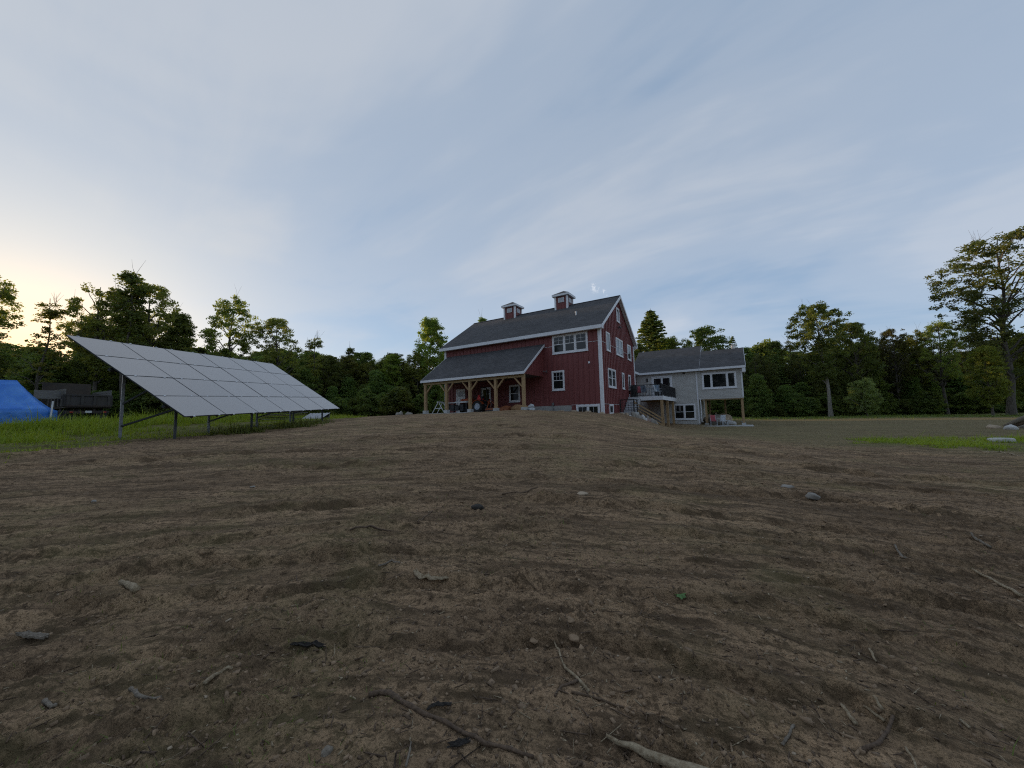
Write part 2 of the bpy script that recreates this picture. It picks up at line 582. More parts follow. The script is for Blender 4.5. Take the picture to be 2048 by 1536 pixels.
def mat_soil():
    m, t, p = new_mat('soil')
    tc = t.n('ShaderNodeTexCoord')
    v = tc.outputs['Object']
    sep = t.n('ShaderNodeSeparateXYZ', i_0=v)
    # arcs round the point the machine turned about
    dx = t.math('SUBTRACT', sep.outputs[0], 1.5); dy = t.math('SUBTRACT', sep.outputs[1], -4.5)
    r = t.math('SQRT', t.math('ADD', t.math('MULTIPLY', dx, dx), t.math('MULTIPLY', dy, dy)))
    th = t.math('ARCTAN2', dy, dx)
    pol = t.n('ShaderNodeCombineXYZ', i_0=t.math('MULTIPLY', r, 1.0), i_1=t.math('MULTIPLY', th, 1.5))
    pol2 = t.n('ShaderNodeCombineXYZ', i_0=t.math('MULTIPLY', r, 1.0), i_1=t.math('MULTIPLY', th, .9))
    a1 = t.noise(pol.outputs[0], 2.1, 6, .62, .6)
    a2 = t.noise(pol.outputs[0], 7.5, 6, .65, .5)
    a3 = t.noise(pol2.outputs[0], 21, 4, .6, .4)
    n0 = t.noise(v, .32, 4, .6, .4)
    n1 = t.noise(v, 2.1, 6, .62, .3)
    n2 = t.noise(v, 15, 6, .68, .2)
    n3 = t.noise(v, 80, 4, .65)
    # one earth colour in drier and damper tones; dark specks also paint crevice shade
    tone = lambda s: (min(s * 1.42, .6), min(s * 1.42, .6) * .665, min(s * 1.42, .6) * .395)
    base = t.mix(t.ramp(n1, [(.32, 0.0), (.68, 1.0)]), tone(.205), tone(.290))
    base = t.mix(t.ramp(a1, [(.50, 0.0), (.64, .7)]), base, tone(.385))
    pol3 = t.n('ShaderNodeCombineXYZ', i_0=r, i_1=t.math('MULTIPLY', th, .5))
    bd = t.noise(pol3.outputs[0], 1.9, 5, .6, .35)
    base = t.mix(t.ramp(bd, [(.55, 0.0), (.64, .65)]), base, tone(.400))
    base = t.mix(t.ramp(bd, [(.36, .75), (.45, 0.0)]), base, tone(.110))
    base = t.mix(t.ramp(n0, [(.34, .5), (.50, 0.0)]), base, tone(.150))
    base = t.mix(t.ramp(a2, [(.38, .9), (.50, 0.0)]), base, tone(.085))
    base = t.mix(t.ramp(a3, [(.36, .8), (.47, 0.0)]), base, tone(.078))
    base = t.mix(t.ramp(n2, [(.38, .85), (.50, 0.0)]), base, tone(.085))
    base = t.mix(t.ramp(n2, [(.60, 0.0), (.71, .5)]), base, tone(.430))
    base = t.mix(t.ramp(n3, [(.38, .75), (.48, 0.0)]), base, tone(.075))
    base = t.mix(t.ramp(n3, [(.62, 0.0), (.70, .35)]), base, tone(.460))
    # thin green flush where seed has come up
    gg = t.math('MULTIPLY', t.ramp(n0, [(.46, 0.0), (.64, 1.0)]), t.ramp(n1, [(.40, .1), (.60, .85)]))
    base = t.mix(t.math('MULTIPLY', gg, .35), base, (.20, .19, .07))
    al = t.n('ShaderNodeAttribute', attribute_name='lawn')
    base = t.mix(t.math('MULTIPLY', al.outputs['Fac'], t.ramp(a2, [(.3, .35), (.6, .8)])), base, (.165, .150, .070))
    at_ = t.n('ShaderNodeAttribute', attribute_name='grass')
    gm = t.math('MULTIPLY', at_.outputs['Fac'], t.ramp(t.noise(v, 1.4, 5, .6), [(.25, .55), (.55, 1.0)]))
    gcol = t.mix(t.ramp(n1, [(.35, 0.0), (.65, 1.0)]), (.120, .120, .036), (.150, .190, .040))
    base = t.mix(gm, base, gcol)
    t.link(base, p.inputs['Base Color'])
    p.inputs['Roughness'].default_value = .95
    p.inputs['Specular IOR Level'].default_value = .15
    h = t.math('ADD', t.math('MULTIPLY', n2, 1.0), t.math('MULTIPLY', n3, .35))
    h = t.math('ADD', h, t.math('MULTIPLY', a2, 1.1))
    b = t.n('ShaderNodeBump')
    b.inputs['Strength'].default_value = 1.0
    b.inputs['Distance'].default_value = .06
    t.link(h, b.inputs['Height'])
    t.link(b.outputs[0], p.inputs['Normal'])


mat_soil()


# ------------------------------------------------------------------ mesh builder
def chain_off(parent):
    o = Vector((0, 0, 0))
    while parent is not None:
        o = o + parent.location
        parent = parent.parent
    return o


class MB:
    def __init__(s):
        s.v = []; s.f = []

    def add(s, pts, faces):
        b = len(s.v)
        s.v += [tuple(p) for p in pts]
        s.f += [tuple(b + i for i in f) for f in faces]
        return s

    def box(s, x0, x1, y0, y1, z0, z1):
        return s.hexa([(x0, y0, z0), (x1, y0, z0), (x1, y1, z0), (x0, y1, z0), (x0, y0, z1), (x1, y0, z1), (x1, y1, z1), (x0, y1, z1)])

    def hexa(s, p):
        return s.add(p, [(0, 3, 2, 1), (4, 5, 6, 7), (0, 1, 5, 4), (1, 2, 6, 5), (2, 3, 7, 6), (3, 0, 4, 7)])

    def prism(s, poly, axis, a0, a1):
        """closed 2-D polygon swept along an axis; poly holds the other two coordinates in order"""
        def mk(p, a):
            if axis == 'x':
                return (a, p[0], p[1])
            if axis == 'y':
                return (p[0], a, p[1])
            return (p[0], p[1], a)
        n = len(poly)
        pts = [mk(p, a0) for p in poly] + [mk(p, a1) for p in poly]
        fs = [tuple(range(n))[::-1], tuple(range(n, 2 * n))]
        for i in range(n):
            j = (i + 1) % n
            fs.append((i, j, n + j, n + i))
        return s.add(pts, fs)

    def beam(s, a, b, w, h, up=(0, 0, 1)):
        """square-section bar between two points"""
        a = Vector(a); b = Vector(b); d = (b - a).normalized(); up = Vector(up)
        if abs(d.dot(up)) > .98:
            up = Vector((1, 0, 0))
        sx = d.cross(up).normalized() * (w / 2); sy = sx.cross(d).normalized() * (h / 2)
        return s.hexa([a - sx - sy, a + sx - sy, b + sx - sy, b - sx - sy, a - sx + sy, a + sx + sy, b + sx + sy, b - sx + sy])

    def tube(s, pts, rad, n=6, cap=True):
        P = [Vector(p) for p in pts]
        if not hasattr(rad, '__len__'):
            rad = [rad] * len(P)
        ref = Vector((.3, .5, .8)).normalized()
        rings = []
        for i, p in enumerate(P):
            d = (P[min(i + 1, len(P) - 1)] - P[max(i - 1, 0)])
            d = d.normalized() if d.length > 1e-9 else Vector((0, 0, 1))
            u = d.cross(ref)
            if u.length < .05:
                u = d.cross(Vector((1, 0, 0)))
            u.normalize(); w = d.cross(u)
            rings.append([p + (u * math.cos(2 * math.pi * k / n) + w * math.sin(2 * math.pi * k / n)) * rad[i] for k in range(n)])
        b = len(s.v)
        for r in rings:
            s.v += [tuple(q) for q in r]
        for i in range(len(P) - 1):
            for k in range(n):
                k2 = (k + 1) % n
                s.f.append((b + i * n + k, b + i * n + k2, b + (i + 1) * n + k2, b + (i + 1) * n + k))
        if cap:
            s.f.append(tuple(b + k for k in range(n))[::-1])
            s.f.append(tuple(b + (len(P) - 1) * n + k for k in range(n)))
        return s

    def lathe(s, prof, axis_o, axis='z', n=20, caps=True):
        """profile [(r, h)] spun round an axis through axis_o"""
        b = len(s.v); o = axis_o
        for r, h in prof:
            for k in range(n):
                a = 2 * math.pi * k / n
                c, q = r * math.cos(a), r * math.sin(a)
                if axis == 'z':
                    s.v.append((o[0] + c, o[1] + q, o[2] + h))
                elif axis == 'y':
                    s.v.append((o[0] + c, o[1] + h, o[2] + q))
                else:
                    s.v.append((o[0] + h, o[1] + c, o[2] + q))
        m = len(prof)
        for i in range(m - 1):
            for k in range(n):
                k2 = (k + 1) % n
                s.f.append((b + i * n + k, b + i * n + k2, b + (i + 1) * n + k2, b + (i + 1) * n + k))
        if caps:
            s.f.append(tuple(b + k for k in range(n)))
            s.f.append(tuple(b + (m - 1) * n + k for k in range(n)))
        return s

    def mesh(s, name, mat, off=(0, 0, 0), smooth=False):
        me = bpy.data.meshes.new(name)
        o = off
        me.from_pydata([(x - o[0], y - o[1], z - o[2]) for x, y, z in s.v], [], s.f)
        bm = bmesh.new(); bm.from_mesh(me)
        bmesh.ops.recalc_face_normals(bm, faces=bm.faces)
        bm.to_mesh(me); bm.free()
        if mat:
            me.materials.append(MATS[mat])
        if smooth:
            me.polygons.foreach_set('use_smooth', [True] * len(me.polygons))
        me.update()
        return me

    def build(s, name, mat, parent=None, smooth=False, local=False, bevel=0.0):
        off = (0, 0, 0) if (local or parent is None) else chain_off(parent)
        me = s.mesh(name, mat, off, smooth)
        o = bpy.data.objects.new(name, me)
        COL.objects.link(o)
        if parent is not None:
            o.parent = parent
        if bevel:
            md = o.modifiers.new('bevel', 'BEVEL'); md.width = bevel; md.segments = 2; md.limit_method = 'ANGLE'
        return o


def thing(name, label, cat, loc=(0, 0, 0), rz=0.0, group=None):
    o = bpy.data.objects.new(name, None)
    o.empty_display_size = .3
    COL.objects.link(o)
    o.location = loc
    o.rotation_euler = (0, 0, rz)
    return tag(o, label, cat, group)


def tag(o, label=None, cat=None, group=None, kind=None):
    if label:
        o['label'] = label
    if cat:
        o['category'] = cat
    if group:
        o['group'] = group
    if kind:
        o['kind'] = kind
    return o


def copy_tree(o, parent=None):
    c = o.copy(); COL.objects.link(c)
    if parent is not None:
        c.parent = parent
    for ch in list(o.children):
        copy_tree(ch, c)
    return c


UNIT = {}


def unit_box(mat):
    if mat not in UNIT:
        UNIT[mat] = MB().box(-.5, .5, -.5, .5, -.5, .5).mesh('unit_' + mat, mat)
    return UNIT[mat]


def ubox(name, mat, parent, x0, x1, y0, y1, z0, z1, local=False):
    """a box piece sharing one mesh, placed by its transform"""
    o = bpy.data.objects.new(name, unit_box(mat))
    COL.objects.link(o)
    off = Vector((0, 0, 0)) if local else chain_off(parent)
    o.parent = parent
    o.location = Vector(((x0 + x1) / 2, (y0 + y1) / 2, (z0 + z1) / 2)) - off
    o.scale = (abs(x1 - x0), abs(y1 - y0), abs(z1 - z0))
    return o


# ------------------------------------------------------------------ ground sheet
def build_ground():
    rings = 1000
    r = .25 * (460 / .25) ** (np.arange(rings) / (rings - 1))
    # finer where the view looks (about 122 degrees of azimuth 90+32)
    c = math.atan2(FWD[1], FWD[0])
    fine = c + np.linspace(-1.12, 1.12, 640)
    coarse = np.linspace(c + 1.12, c - 1.12 + 2 * math.pi, 90)[1:-1]
    ang = np.concatenate([fine, coarse])
    na = len(ang)
    A, Rr = np.meshgrid(ang, r)
    X = Rr * np.cos(A); Y = Rr * np.sin(A)
    Z = ground_z(X.ravel(), Y.ravel()).reshape(X.shape)
    G = grass_mask(X.ravel(), Y.ravel())
    co = np.stack([X, Y, Z], -1).reshape(-1, 3)
    co = np.vstack([co, [[0, 0, float(Z[0].mean())]]])
    G = np.append(G, 0)
    i = np.arange(rings - 1)[:, None] * na; k = np.arange(na)[None, :]; k2 = (k + 1) % na
    q = np.stack([i + k, i + k2, i + na + k2, i + na + k], -1)[..., ::-1].reshape(-1, 4)
    tri = np.stack([np.full(na, rings * na), np.arange(na), (np.arange(na) + 1) % na], -1)
    me = bpy.data.meshes.new('ground')
    me.vertices.add(len(co)); me.vertices.foreach_set('co', co.ravel())
    nl = q.size + tri.size
    me.loops.add(nl); me.loops.foreach_set('vertex_index', np.concatenate([q[:, ::-1].ravel(), tri.ravel()]).astype(np.int32))
    me.polygons.add(len(q) + len(tri))
    ls = np.concatenate([np.arange(len(q)) * 4, len(q) * 4 + np.arange(len(tri)) * 3]).astype(np.int32)
    me.polygons.foreach_set('loop_start', ls)
    me.polygons.foreach_set('use_smooth', np.ones(len(ls), bool))
    me.update(calc_edges=True); me.validate()
    at_ = me.attributes.new('grass', 'FLOAT', 'POINT')
    at_.data.foreach_set('value', G.astype(np.float32))
    al_ = me.attributes.new('lawn', 'FLOAT', 'POINT')
    al_.data.foreach_set('value', lawn_mask(co[:, 0], co[:, 1]).astype(np.float32))
    me.materials.append(MATS['soil'])
    o = bpy.data.objects.new('ground', me)
    COL.objects.link(o)
    o['kind'] = 'structure'
    return o


GROUND = build_ground()

# ------------------------------------------------------------------ windows and doors
class Wall:
    """a wall plane: 'y' faces the viewer at y = c; 'x' faces +x at x = c. u is x or y."""
    def __init__(s, axis, c):
        s.a = axis; s.c = c

    def box(s, mb, u0, u1, z0, z1, d0, d1):
        """d is the distance proud of the wall"""
        if s.a == 'y':
            return mb.box(u0, u1, s.c - d1, s.c - d0, z0, z1)
        return mb.box(s.c + d0, s.c + d1, u0, u1, z0, z1)


def window(root, wall, u0, u1, z0, z1, lights=1, sash='hung', tw=.10, grid=None, name='window', top_only=True, split=None):
    """cased window: outer trim is the part, sill, panes, rails and muntins are its pieces"""
    mb = MB()
    wall.box(mb, u0, u1, z1 - tw, z1, .0, .05)
    wall.box(mb, u0, u1, z0, z0 + tw, .0, .05)
    wall.box(mb, u0, u0 + tw, z0 + tw, z1 - tw, .0, .05)
    wall.box(mb, u1 - tw, u1, z0 + tw, z1 - tw, .0, .05)
    w = mb.build(name, 'white_trim', root)
    sm = MB(); wall.box(sm, u0 - .03, u1 + .03, z0 - .035, z0 - .001, .0, .085); sm.build('sill', 'white_trim', w)
    a, b = u0 + tw, u1 - tw
    edges = [a + (b - a) * t for t in (split or [i / lights for i in range(lights + 1)])]
    for i in range(len(edges) - 1):
        e0, e1 = edges[i], edges[i + 1]
        m0 = .045
        if i > 0:
            mm = MB(); wall.box(mm, e0 - .05, e0 + .05, z0 + tw, z1 - tw, .0, .042); mm.build('mullion', 'white_trim', w)
        fr = MB()
        ee0 = e0 + (.05 if i > 0 else 0); ee1 = e1 - (.05 if i < len(edges) - 2 else 0)
        zb, zt = z0 + tw, z1 - tw
        wall.box(fr, ee0, ee0 + m0, zb, zt, .0, .03); wall.box(fr, ee1 - m0, ee1, zb, zt, .0, .03)
        wall.box(fr, ee0 + m0, ee1 - m0, zb, zb + m0, .0, .03); wall.box(fr, ee0 + m0, ee1 - m0, zt - m0, zt, .0, .03)
        if sash == 'hung':
            zm = (zb + zt) / 2
            wall.box(fr, ee0 + m0, ee1 - m0, zm - .025, zm + .025, .0, .034)
        fr.build('sash', 'white_vinyl', w)
        pn = MB(); wall.box(pn, ee0 + m0, ee1 - m0, zb + m0, zt - m0, .0, .012); pn.build('pane', 'window_glass', w)
        if grid:
            g0 = (zb + zt) / 2 if (sash == 'hung' and top_only) else zb
            gm = MB()
            for k in range(1, grid[0]):
                uu = ee0 + m0 + (ee1 - ee0 - 2 * m0) * k / grid[0]
                wall.box(gm, uu - .008, uu + .008, g0 + .026, zt - m0, .008, .018)
            for k in range(1, grid[1]):
                z_ = g0 + (zt - g0) * k / grid[1]
                wall.box(gm, ee0 + m0, ee1 - m0, z_ - .008, z_ + .008, .008, .02)
            gm.build('muntin', 'white_vinyl', w)
    return w


# ------------------------------------------------------------------ red barn house
FY, GX = 25.13, -8.02           # front plane, gable plane
LX, BY = -22.8, 34.97
RIDGE_Y, RIDGE_Z, PITCH = 30.05, 11.34, .66
BARN = thing('barn_house', 'tall red board-and-batten barn house with two rooftop cupolas and a porch', 'house', (-15.4, 30.0, 1.6))
FW, GW = Wall('y', FY), Wall('x', GX)


def roof_z(y):
    return RIDGE_Z - PITCH * abs(y - RIDGE_Y)


def build_barn():
    b = BARN
    wl = MB().prism([(FY, 1.0), (BY, 1.0), (BY, roof_z(BY) - .12), (RIDGE_Y, RIDGE_Z - .12), (FY, roof_z(FY) - .12)], 'x', LX, GX).build('wall', 'red_siding', b)
    # battens on the front and on the gable end, cut round the openings
    F_OPEN = [(-11.79, -8.93, 6.10, 7.55), (-11.92, -10.88, 3.32, 4.84), (-10.03, -8.24, 1.2, 2.17),
              (-21.5, -20.42, 1.0, 3.98), (-18.68, -17.64, 1.0, 3.99), (-15.82, -14.8, 2.6, 4.0)]
    G_OPEN = [(26.46, 27.44, 6.18, 7.64), (29.04, 31.06, 6.2, 7.66), (32.6, 33.85, 6.22, 7.64), (29.56, 30.5, 9.05, 10.3),
              (26.56, 28.54, 3.44, 4.9), (30.36, 31.08, 3.5, 4.88), (32.4, 33.25, 3.5, 4.87), (26.5, 27.53, 1.2, 2.18)]

    def segs(u, z0, z1, opens):
        cuts = sorted([(o[2] - .01, o[3]) for o in opens if o[0] - .04 < u < o[1] + .04])
        z = z0; out = []
        for c0, c1 in cuts:
            if c0 - z > .08:
                out.append((z, c0))
            z = max(z, c1)
        if z1 - z > .08:
            out.append((z, z1))
        return out
    n = int(round((GX - .17 - LX - .17) / .405))
    for i in range(1, n):
        u = LX + .17 + (GX - LX - .34) * i / n
        base = 2.19 if u < -10.4 else 1.3
        for (a, c) in segs(u, base, 7.62, F_OPEN):
            ubox('batten', 'red_siding', b, u - .028, u + .028, FY - .04, FY - .0005, a, c)
    n = int(round((BY - FY - .34) / .41))
    for i in range(1, n):
        u = FY + .17 + (BY - FY - .34) * i / n
        for (a, c) in segs(u, 1.2, roof_z(u) - .22, G_OPEN):
            ubox('batten', 'red_siding', b, GX + .0005, GX + .045, u - .028, u + .028, a, c)
    # thin pale flashing strips where the sheets of siding meet
    for z in (6.72, 2.185):
        for (u0, u1) in (((-12.5, -11.8), (-8.92, -8.2)) if z > 3 else ((-10.38, -8.2),)):
            m = MB(); FW.box(m, u0, u1, z - .012, z + .012, .0, .036); m.build('flashing', 'white_trim', b)
        for (u0, u1) in (((25.3, 26.44), (27.46, 29.02), (31.08, 32.58), (33.87, 34.8)) if z > 3 else ((25.3, 29.2),)):
            m = MB(); GW.box(m, u0, u1, z - .012, z + .012, .0, .036); m.build('flashing', 'white_trim', b)
    # foundation shown left of the basement windows
    MB().box(-14.6, -10.4, FY - .03, FY + .3, .9, 2.165).build('foundation', 'concrete', b)
    # corner boards
    for (x0, x1, y0, y1, z0) in ((GX - .17, GX + .045, FY - .045, FY + .0, 1.2), (GX + .0, GX + .045, FY + .0005, FY + .17, 1.2),
                                 (GX + .0, GX + .045, BY - .17, BY + .02, 1.2), (LX - .045, LX + .17, FY - .045, FY, 1.7)):
        MB().box(x0, x1, y0, y1, z0, 7.7).build('corner_board', 'white_trim', b)
    # roof: two shingled slabs, each a part with its trim
    ey = 24.72
    for s in (-1, 1):
        e = RIDGE_Y + s * (RIDGE_Y - ey)
        t = .14
        x0, x1 = -23.12, -7.72
        rf = MB().prism([(RIDGE_Y, RIDGE_Z), (e, roof_z(e)), (e, roof_z(e) - t), (RIDGE_Y, RIDGE_Z - t * 1.0)], 'x', x0, x1).build('roof', 'shingle', b)
        yy = e + s * .002
        MB().box(x0 + .01, x1 - .01, min(yy, yy + s * .03), max(yy, yy + s * .03), roof_z(e) - .27, roof_z(e) - .015).build('fascia', 'white_trim', rf)
        MB().box(LX, GX, min(e, RIDGE_Y - s * -1 * (RIDGE_Y - FY)), max(e, RIDGE_Y + s * (RIDGE_Y - FY)), roof_z(e) - .24, roof_z(e) - .21).build('soffit', 'white_trim', rf)
        for (xa, xb) in ((x1 + .001, x1 + .03), (x0 - .03, x0 - .001)):
            ye = e + s * .03
            MB().prism([(RIDGE_Y, RIDGE_Z - .012), (ye, roof_z(ye) - .012), (ye, roof_z(ye) - .25), (RIDGE_Y, RIDGE_Z - .26)], 'x', xa, xb).build('rake_board', 'white_trim', rf)
        # soffit under the rake
        MB().prism([(RIDGE_Y, RIDGE_Z - .18), (e, roof_z(e) - .18), (e, roof_z(e) - .21), (RIDGE_Y, RIDGE_Z - .21)], 'x', GX + .046, x1 - .001).build('rake_soffit', 'white_trim', rf)
    MB().prism([(RIDGE_Y - .16, RIDGE_Z - .06), (RIDGE_Y, RIDGE_Z + .03), (RIDGE_Y + .16, RIDGE_Z - .06)], 'x', -23.12, -7.72).build('ridge_cap', 'shingle', b)
    # cornice return boxes at the gable foot
    for s in (-1, 1):
        e = RIDGE_Y + s * (RIDGE_Y - ey); w_ = RIDGE_Y + s * (RIDGE_Y - FY)
        MB().box(GX + .05, -7.74, min(e, w_) + .005, max(e, w_) - .005, 7.55, 7.78).build('cornice_return', 'white_trim', b)
    # plumbing vent
    MB().lathe([(.075, 0), (.075, .62), (.06, .62), (.06, .5)], (-10.62, 27.3, 9.2), n=12).build('vent_pipe', 'louvre_white', b, smooth=False)
    # windows, front
    window(b, FW, -11.79, -8.95, 6.11, 7.54, 3, grid=(2, 2), tw=.11)
    window(b, FW, -11.92, -10.88, 3.32, 4.83, 1, grid=(3, 2))
    window(b, FW, -10.03, -8.25, 1.40, 2.17, 2, sash='fixed', grid=(2, 1), tw=.12)
    window(b, FW, -15.82, -14.8, 2.6, 3.99, 1)
    # gable windows
    for (u0, u1, z0, z1, l) in ((26.46, 27.42, 6.19, 7.64, 1), (29.04, 31.05, 6.21, 7.65, 2), (32.61, 33.84, 6.23, 7.64, 1), (29.56, 30.48, 9.06, 10.28, 1),
                                (26.56, 28.53, 3.44, 4.9, 2), (30.36, 31.08, 3.5, 4.88, 1), (32.4, 33.25, 3.5, 4.87, 1), (26.5, 27.53, 1.42, 2.18, 1)):
        window(b, GW, u0, u1, z0, z1, l, sash='hung' if z1 - z0 > 1.4 and l != 1 else 'fixed', tw=.10)
    # doors under the porch
    for (u0, u1, zt, full) in ((-21.46, -20.44, 3.96, False), (-18.66, -17.66, 3.97, True)):
        tr = MB()
        FW.box(tr, u0, u1, zt - .11, zt, .0, .05); FW.box(tr, u0, u0 + .11, 1.83, zt - .11, .0, .05); FW.box(tr, u1 - .11, u1, 1.83, zt - .11, .0, .05)
        d = tr.build('door', 'white_trim', b)
        m = MB(); FW.box(m, u0 + .11, u1 - .11, 1.84, zt - .11, .0, .02); m.build('leaf', 'white_vinyl', d)
        if full:
            m = MB(); FW.box(m, u0 + .2, u1 - .2, 2.1, zt - .22, .0, .028); m.build('pane', 'window_glass', d)
        else:
            for k in range(3):
                a = u0 + .22 + k * .2
                m = MB(); FW.box(m, a, a + .17, zt - .68, zt - .24, .0, .028); m.build('pane', 'window_glass', d)
            for (za, zb) in ((2.0, 2.45), (2.55, 3.12)):
                for k in range(2):
                    a = u0 + .22 + k * .3
                    m = MB(); FW.box(m, a, a + .26, za, zb, .0, .03); m.build('panel', 'white_vinyl', d)
        m = MB(); m.lathe([(.03, 0), (.03, .05), (.015, .06)], ((u1 - .19), FY - .10, 2.85), 'y', 10); m.build('handle', 'lamp_black', d)
    # cupolas
    for (x0, x1) in ((-13.38, -12.24), (-18.88, -17.70)):
        y0, y1 = RIDGE_Y - .6, RIDGE_Y + .6
        zb, zt = 10.8, 12.1
        cu = MB().box(x0, x1, y0, y1, zb, zt).build('cupola', 'red_siding', b)
        for (cx, cy) in ((x0, y0), (x1, y0), (x1, y1), (x0, y1)):
            MB().box(cx - .075, cx + .075, cy - .075, cy + .075, zb + .05, zt).build('corner_post', 'white_trim', cu)
        xm, ym = (x0 + x1) / 2, (y0 + y1) / 2
        MB().box(x0 - .24, x1 + .24, y0 - .24, y1 + .24, zt, zt + .17).build('fascia', 'white_trim', cu)
        MB().add([(x0 - .25, y0 - .25, zt + .171), (x1 + .25, y0 - .25, zt + .171), (x1 + .25, y1 + .25, zt + .171), (x0 - .25, y1 + .25, zt + .171), (xm, ym, zt + .66)],
                 [(0, 1, 2, 3), (0, 1, 4), (1, 2, 4), (2, 3, 4), (3, 0, 4)]).build('cupola_roof', 'shingle', cu)
        for k in (1, 2, 3):
            xx = x0 + (x1 - x0) * k / 4
            ubox('batten', 'red_siding', cu, xx - .02, xx + .02, y0 - .02, y0 - .0005, zb + .1, zt - .01)
            yy = y0 + (y1 - y0) * k / 4
            ubox('batten', 'red_siding', cu, x1 + .0005, x1 + .02, yy - .02, yy + .02, zb + .1, zt - .01)
        fr = MB().box(xm - .29, xm + .29, y0 - .05, y0 - .001, zt - .56, zt - .14).box(x1 + .001, x1 + .05, ym - .29, ym + .29, zt - .56, zt - .14)
        fr.build('louvre', 'louvre_white', cu)
        pn = MB()
        for i in range(3):
            for j in range(2):
                u = -.225 + i * .155; z = zt - .50 + j * .16
                pn.box(xm + u, xm + u + .14, y0 - .056, y0 - .049, z, z + .14)
                pn.box(x1 + .049, x1 + .056, ym + u, ym + u + .14, z, z + .14)
        pn.build('pane', 'tin_sheet', cu)
    # porch
    px0, px1 = -22.5, -12.48
    pe, pez, pt = 21.78, 4.60, 7.02
    sl = (pt - pez) / (FY - pe)
    pr = MB().prism([(FY, pt), (pe, pez), (pe, pez - .12), (FY, pt - .12)], 'x', px0, px1).build('porch_roof', 'shingle', b)
    MB().box(px0 + .005, px1 - .005, pe - .032, pe - .002, pez - .2, pez - .012).build('fascia', 'white_trim', pr)
    for (xa, xb) in ((px1 + .001, px1 + .03), (px0 - .03, px0 - .001)):
        MB().prism([(FY - .03, pt - .02), (pe - .03, pez - .03), (pe - .03, pez - .2), (FY - .03, pt - .20)], 'x', xa, xb).build('rake_board', 'white_trim', pr)
    for xx in (px1 - .2, px0 + .2):
        MB().prism([(FY - .03, pt - .15), (22.0, pez + .03), (22.0, 4.45), (FY - .03, 4.45)], 'x', xx - .05, xx + .05).build('end_panel', 'red_siding', pr)
    for k in range(1, 8):
        yy = 22.0 + k * .39
        ubox('batten', 'red_siding', pr, px1 - .149, px1 - .12, yy - .025, yy + .025, 4.46, min(pez + (yy - pe) * sl - .14, 6.8))
    MB().box(px0 + .26, px1 - .26, 22.16, FY - .01, 4.46, 4.50).build('ceiling', 'dark_ceiling', pr)
    MB().box(px0 + .1, px1 - .1, 21.95, 22.15, 4.20, 4.445).build('beam', 'timber_flat', pr)
    MB().box(px0 - .2, px1 + .35, 21.6, FY - .031, 1.0, 1.83).build('porch_slab', 'pale_concrete', b)
    xs = [-22.2, -19.86, -17.46, -15.05, -12.68]
    for i, x in enumerate(xs):
        po = MB().box(x - .1, x + .1, 21.95, 22.15, 2.08, 4.198).build('porch_post', 'timber', b)
        MB().box(x - .17, x + .17, 21.88, 22.22, 1.831, 2.079).build('pier', 'pale_concrete', po)
        for s in (-1, 1):
            if (i == 0 and s < 0) or (i == len(xs) - 1 and s > 0):
                continue
            MB().beam((x + s * .08, 22.05, 3.50), (x + s * .72, 22.05, 4.20), .09, .12, (0, 1, 0)).build('brace', 'timber', po)
    # small fixtures
    m = MB(); FW.box(m, -8.98, -8.84, 5.15, 5.29, .0, .06); m.build('wall_vent', 'white_trim', b)
    for (u0, z0) in ((-12.35, 4.78),):
        m = MB(); FW.box(m, u0 - .05, u0 + .05, z0 - .05, z0 + .05, .028, .06)
        m.beam((u0, FY - .06, z0), (u0, FY - .2, z0 + .05), .03, .03)
        m.lathe([(.03, 0), (.06, -.12)], (u0 - .12, FY - .2, z0 + .06), 'y', 10); m.lathe([(.03, 0), (.06, -.12)], (u0 + .12, FY - .2, z0 + .06), 'y', 10)
        m.beam((u0 - .12, FY - .2, z0 + .05), (u0 + .12, FY - .2, z0 + .05), .03, .03)
        m.build('flood_light', 'galv', b)
    m = MB(); GW.box(m, 29.85, 30.15, 8.60, 8.66, .028, .08); m.lathe([(.03, 0), (.07, .12)], (GX + .1, 29.85, 8.62), 'x', 10); m.lathe([(.03, 0), (.07, .12)], (GX + .1, 30.15, 8.62), 'x', 10)
    m.build('flood_light', 'lamp_black', b)
    m = MB(); GW.box(m, 32.35, 32.6, 2.85, 2.95, .0, .08); m.tube([(GX + .06, 32.47, 2.9), (GX + .06, 32.47, 3.15)], .04, 8); m.build('pipe_outlet', 'white_trim', b)
    MB().tube([(-11.85, FY - .1, 1.6), (-11.85, FY - .1, 2.45)], .028, 8).box(-11.92, -11.78, FY - .16, FY - .04, 2.2, 2.4).build('standpipe', 'galv', b)


build_barn()


# ------------------------------------------------------------------ grey wing
WY = 40.0
WING = thing('house_wing', 'low grey clapboard wing with dark shingle roof and a sunroom on posts', 'house', (-4.0, 44.0, .15))
WW = Wall('y', WY)


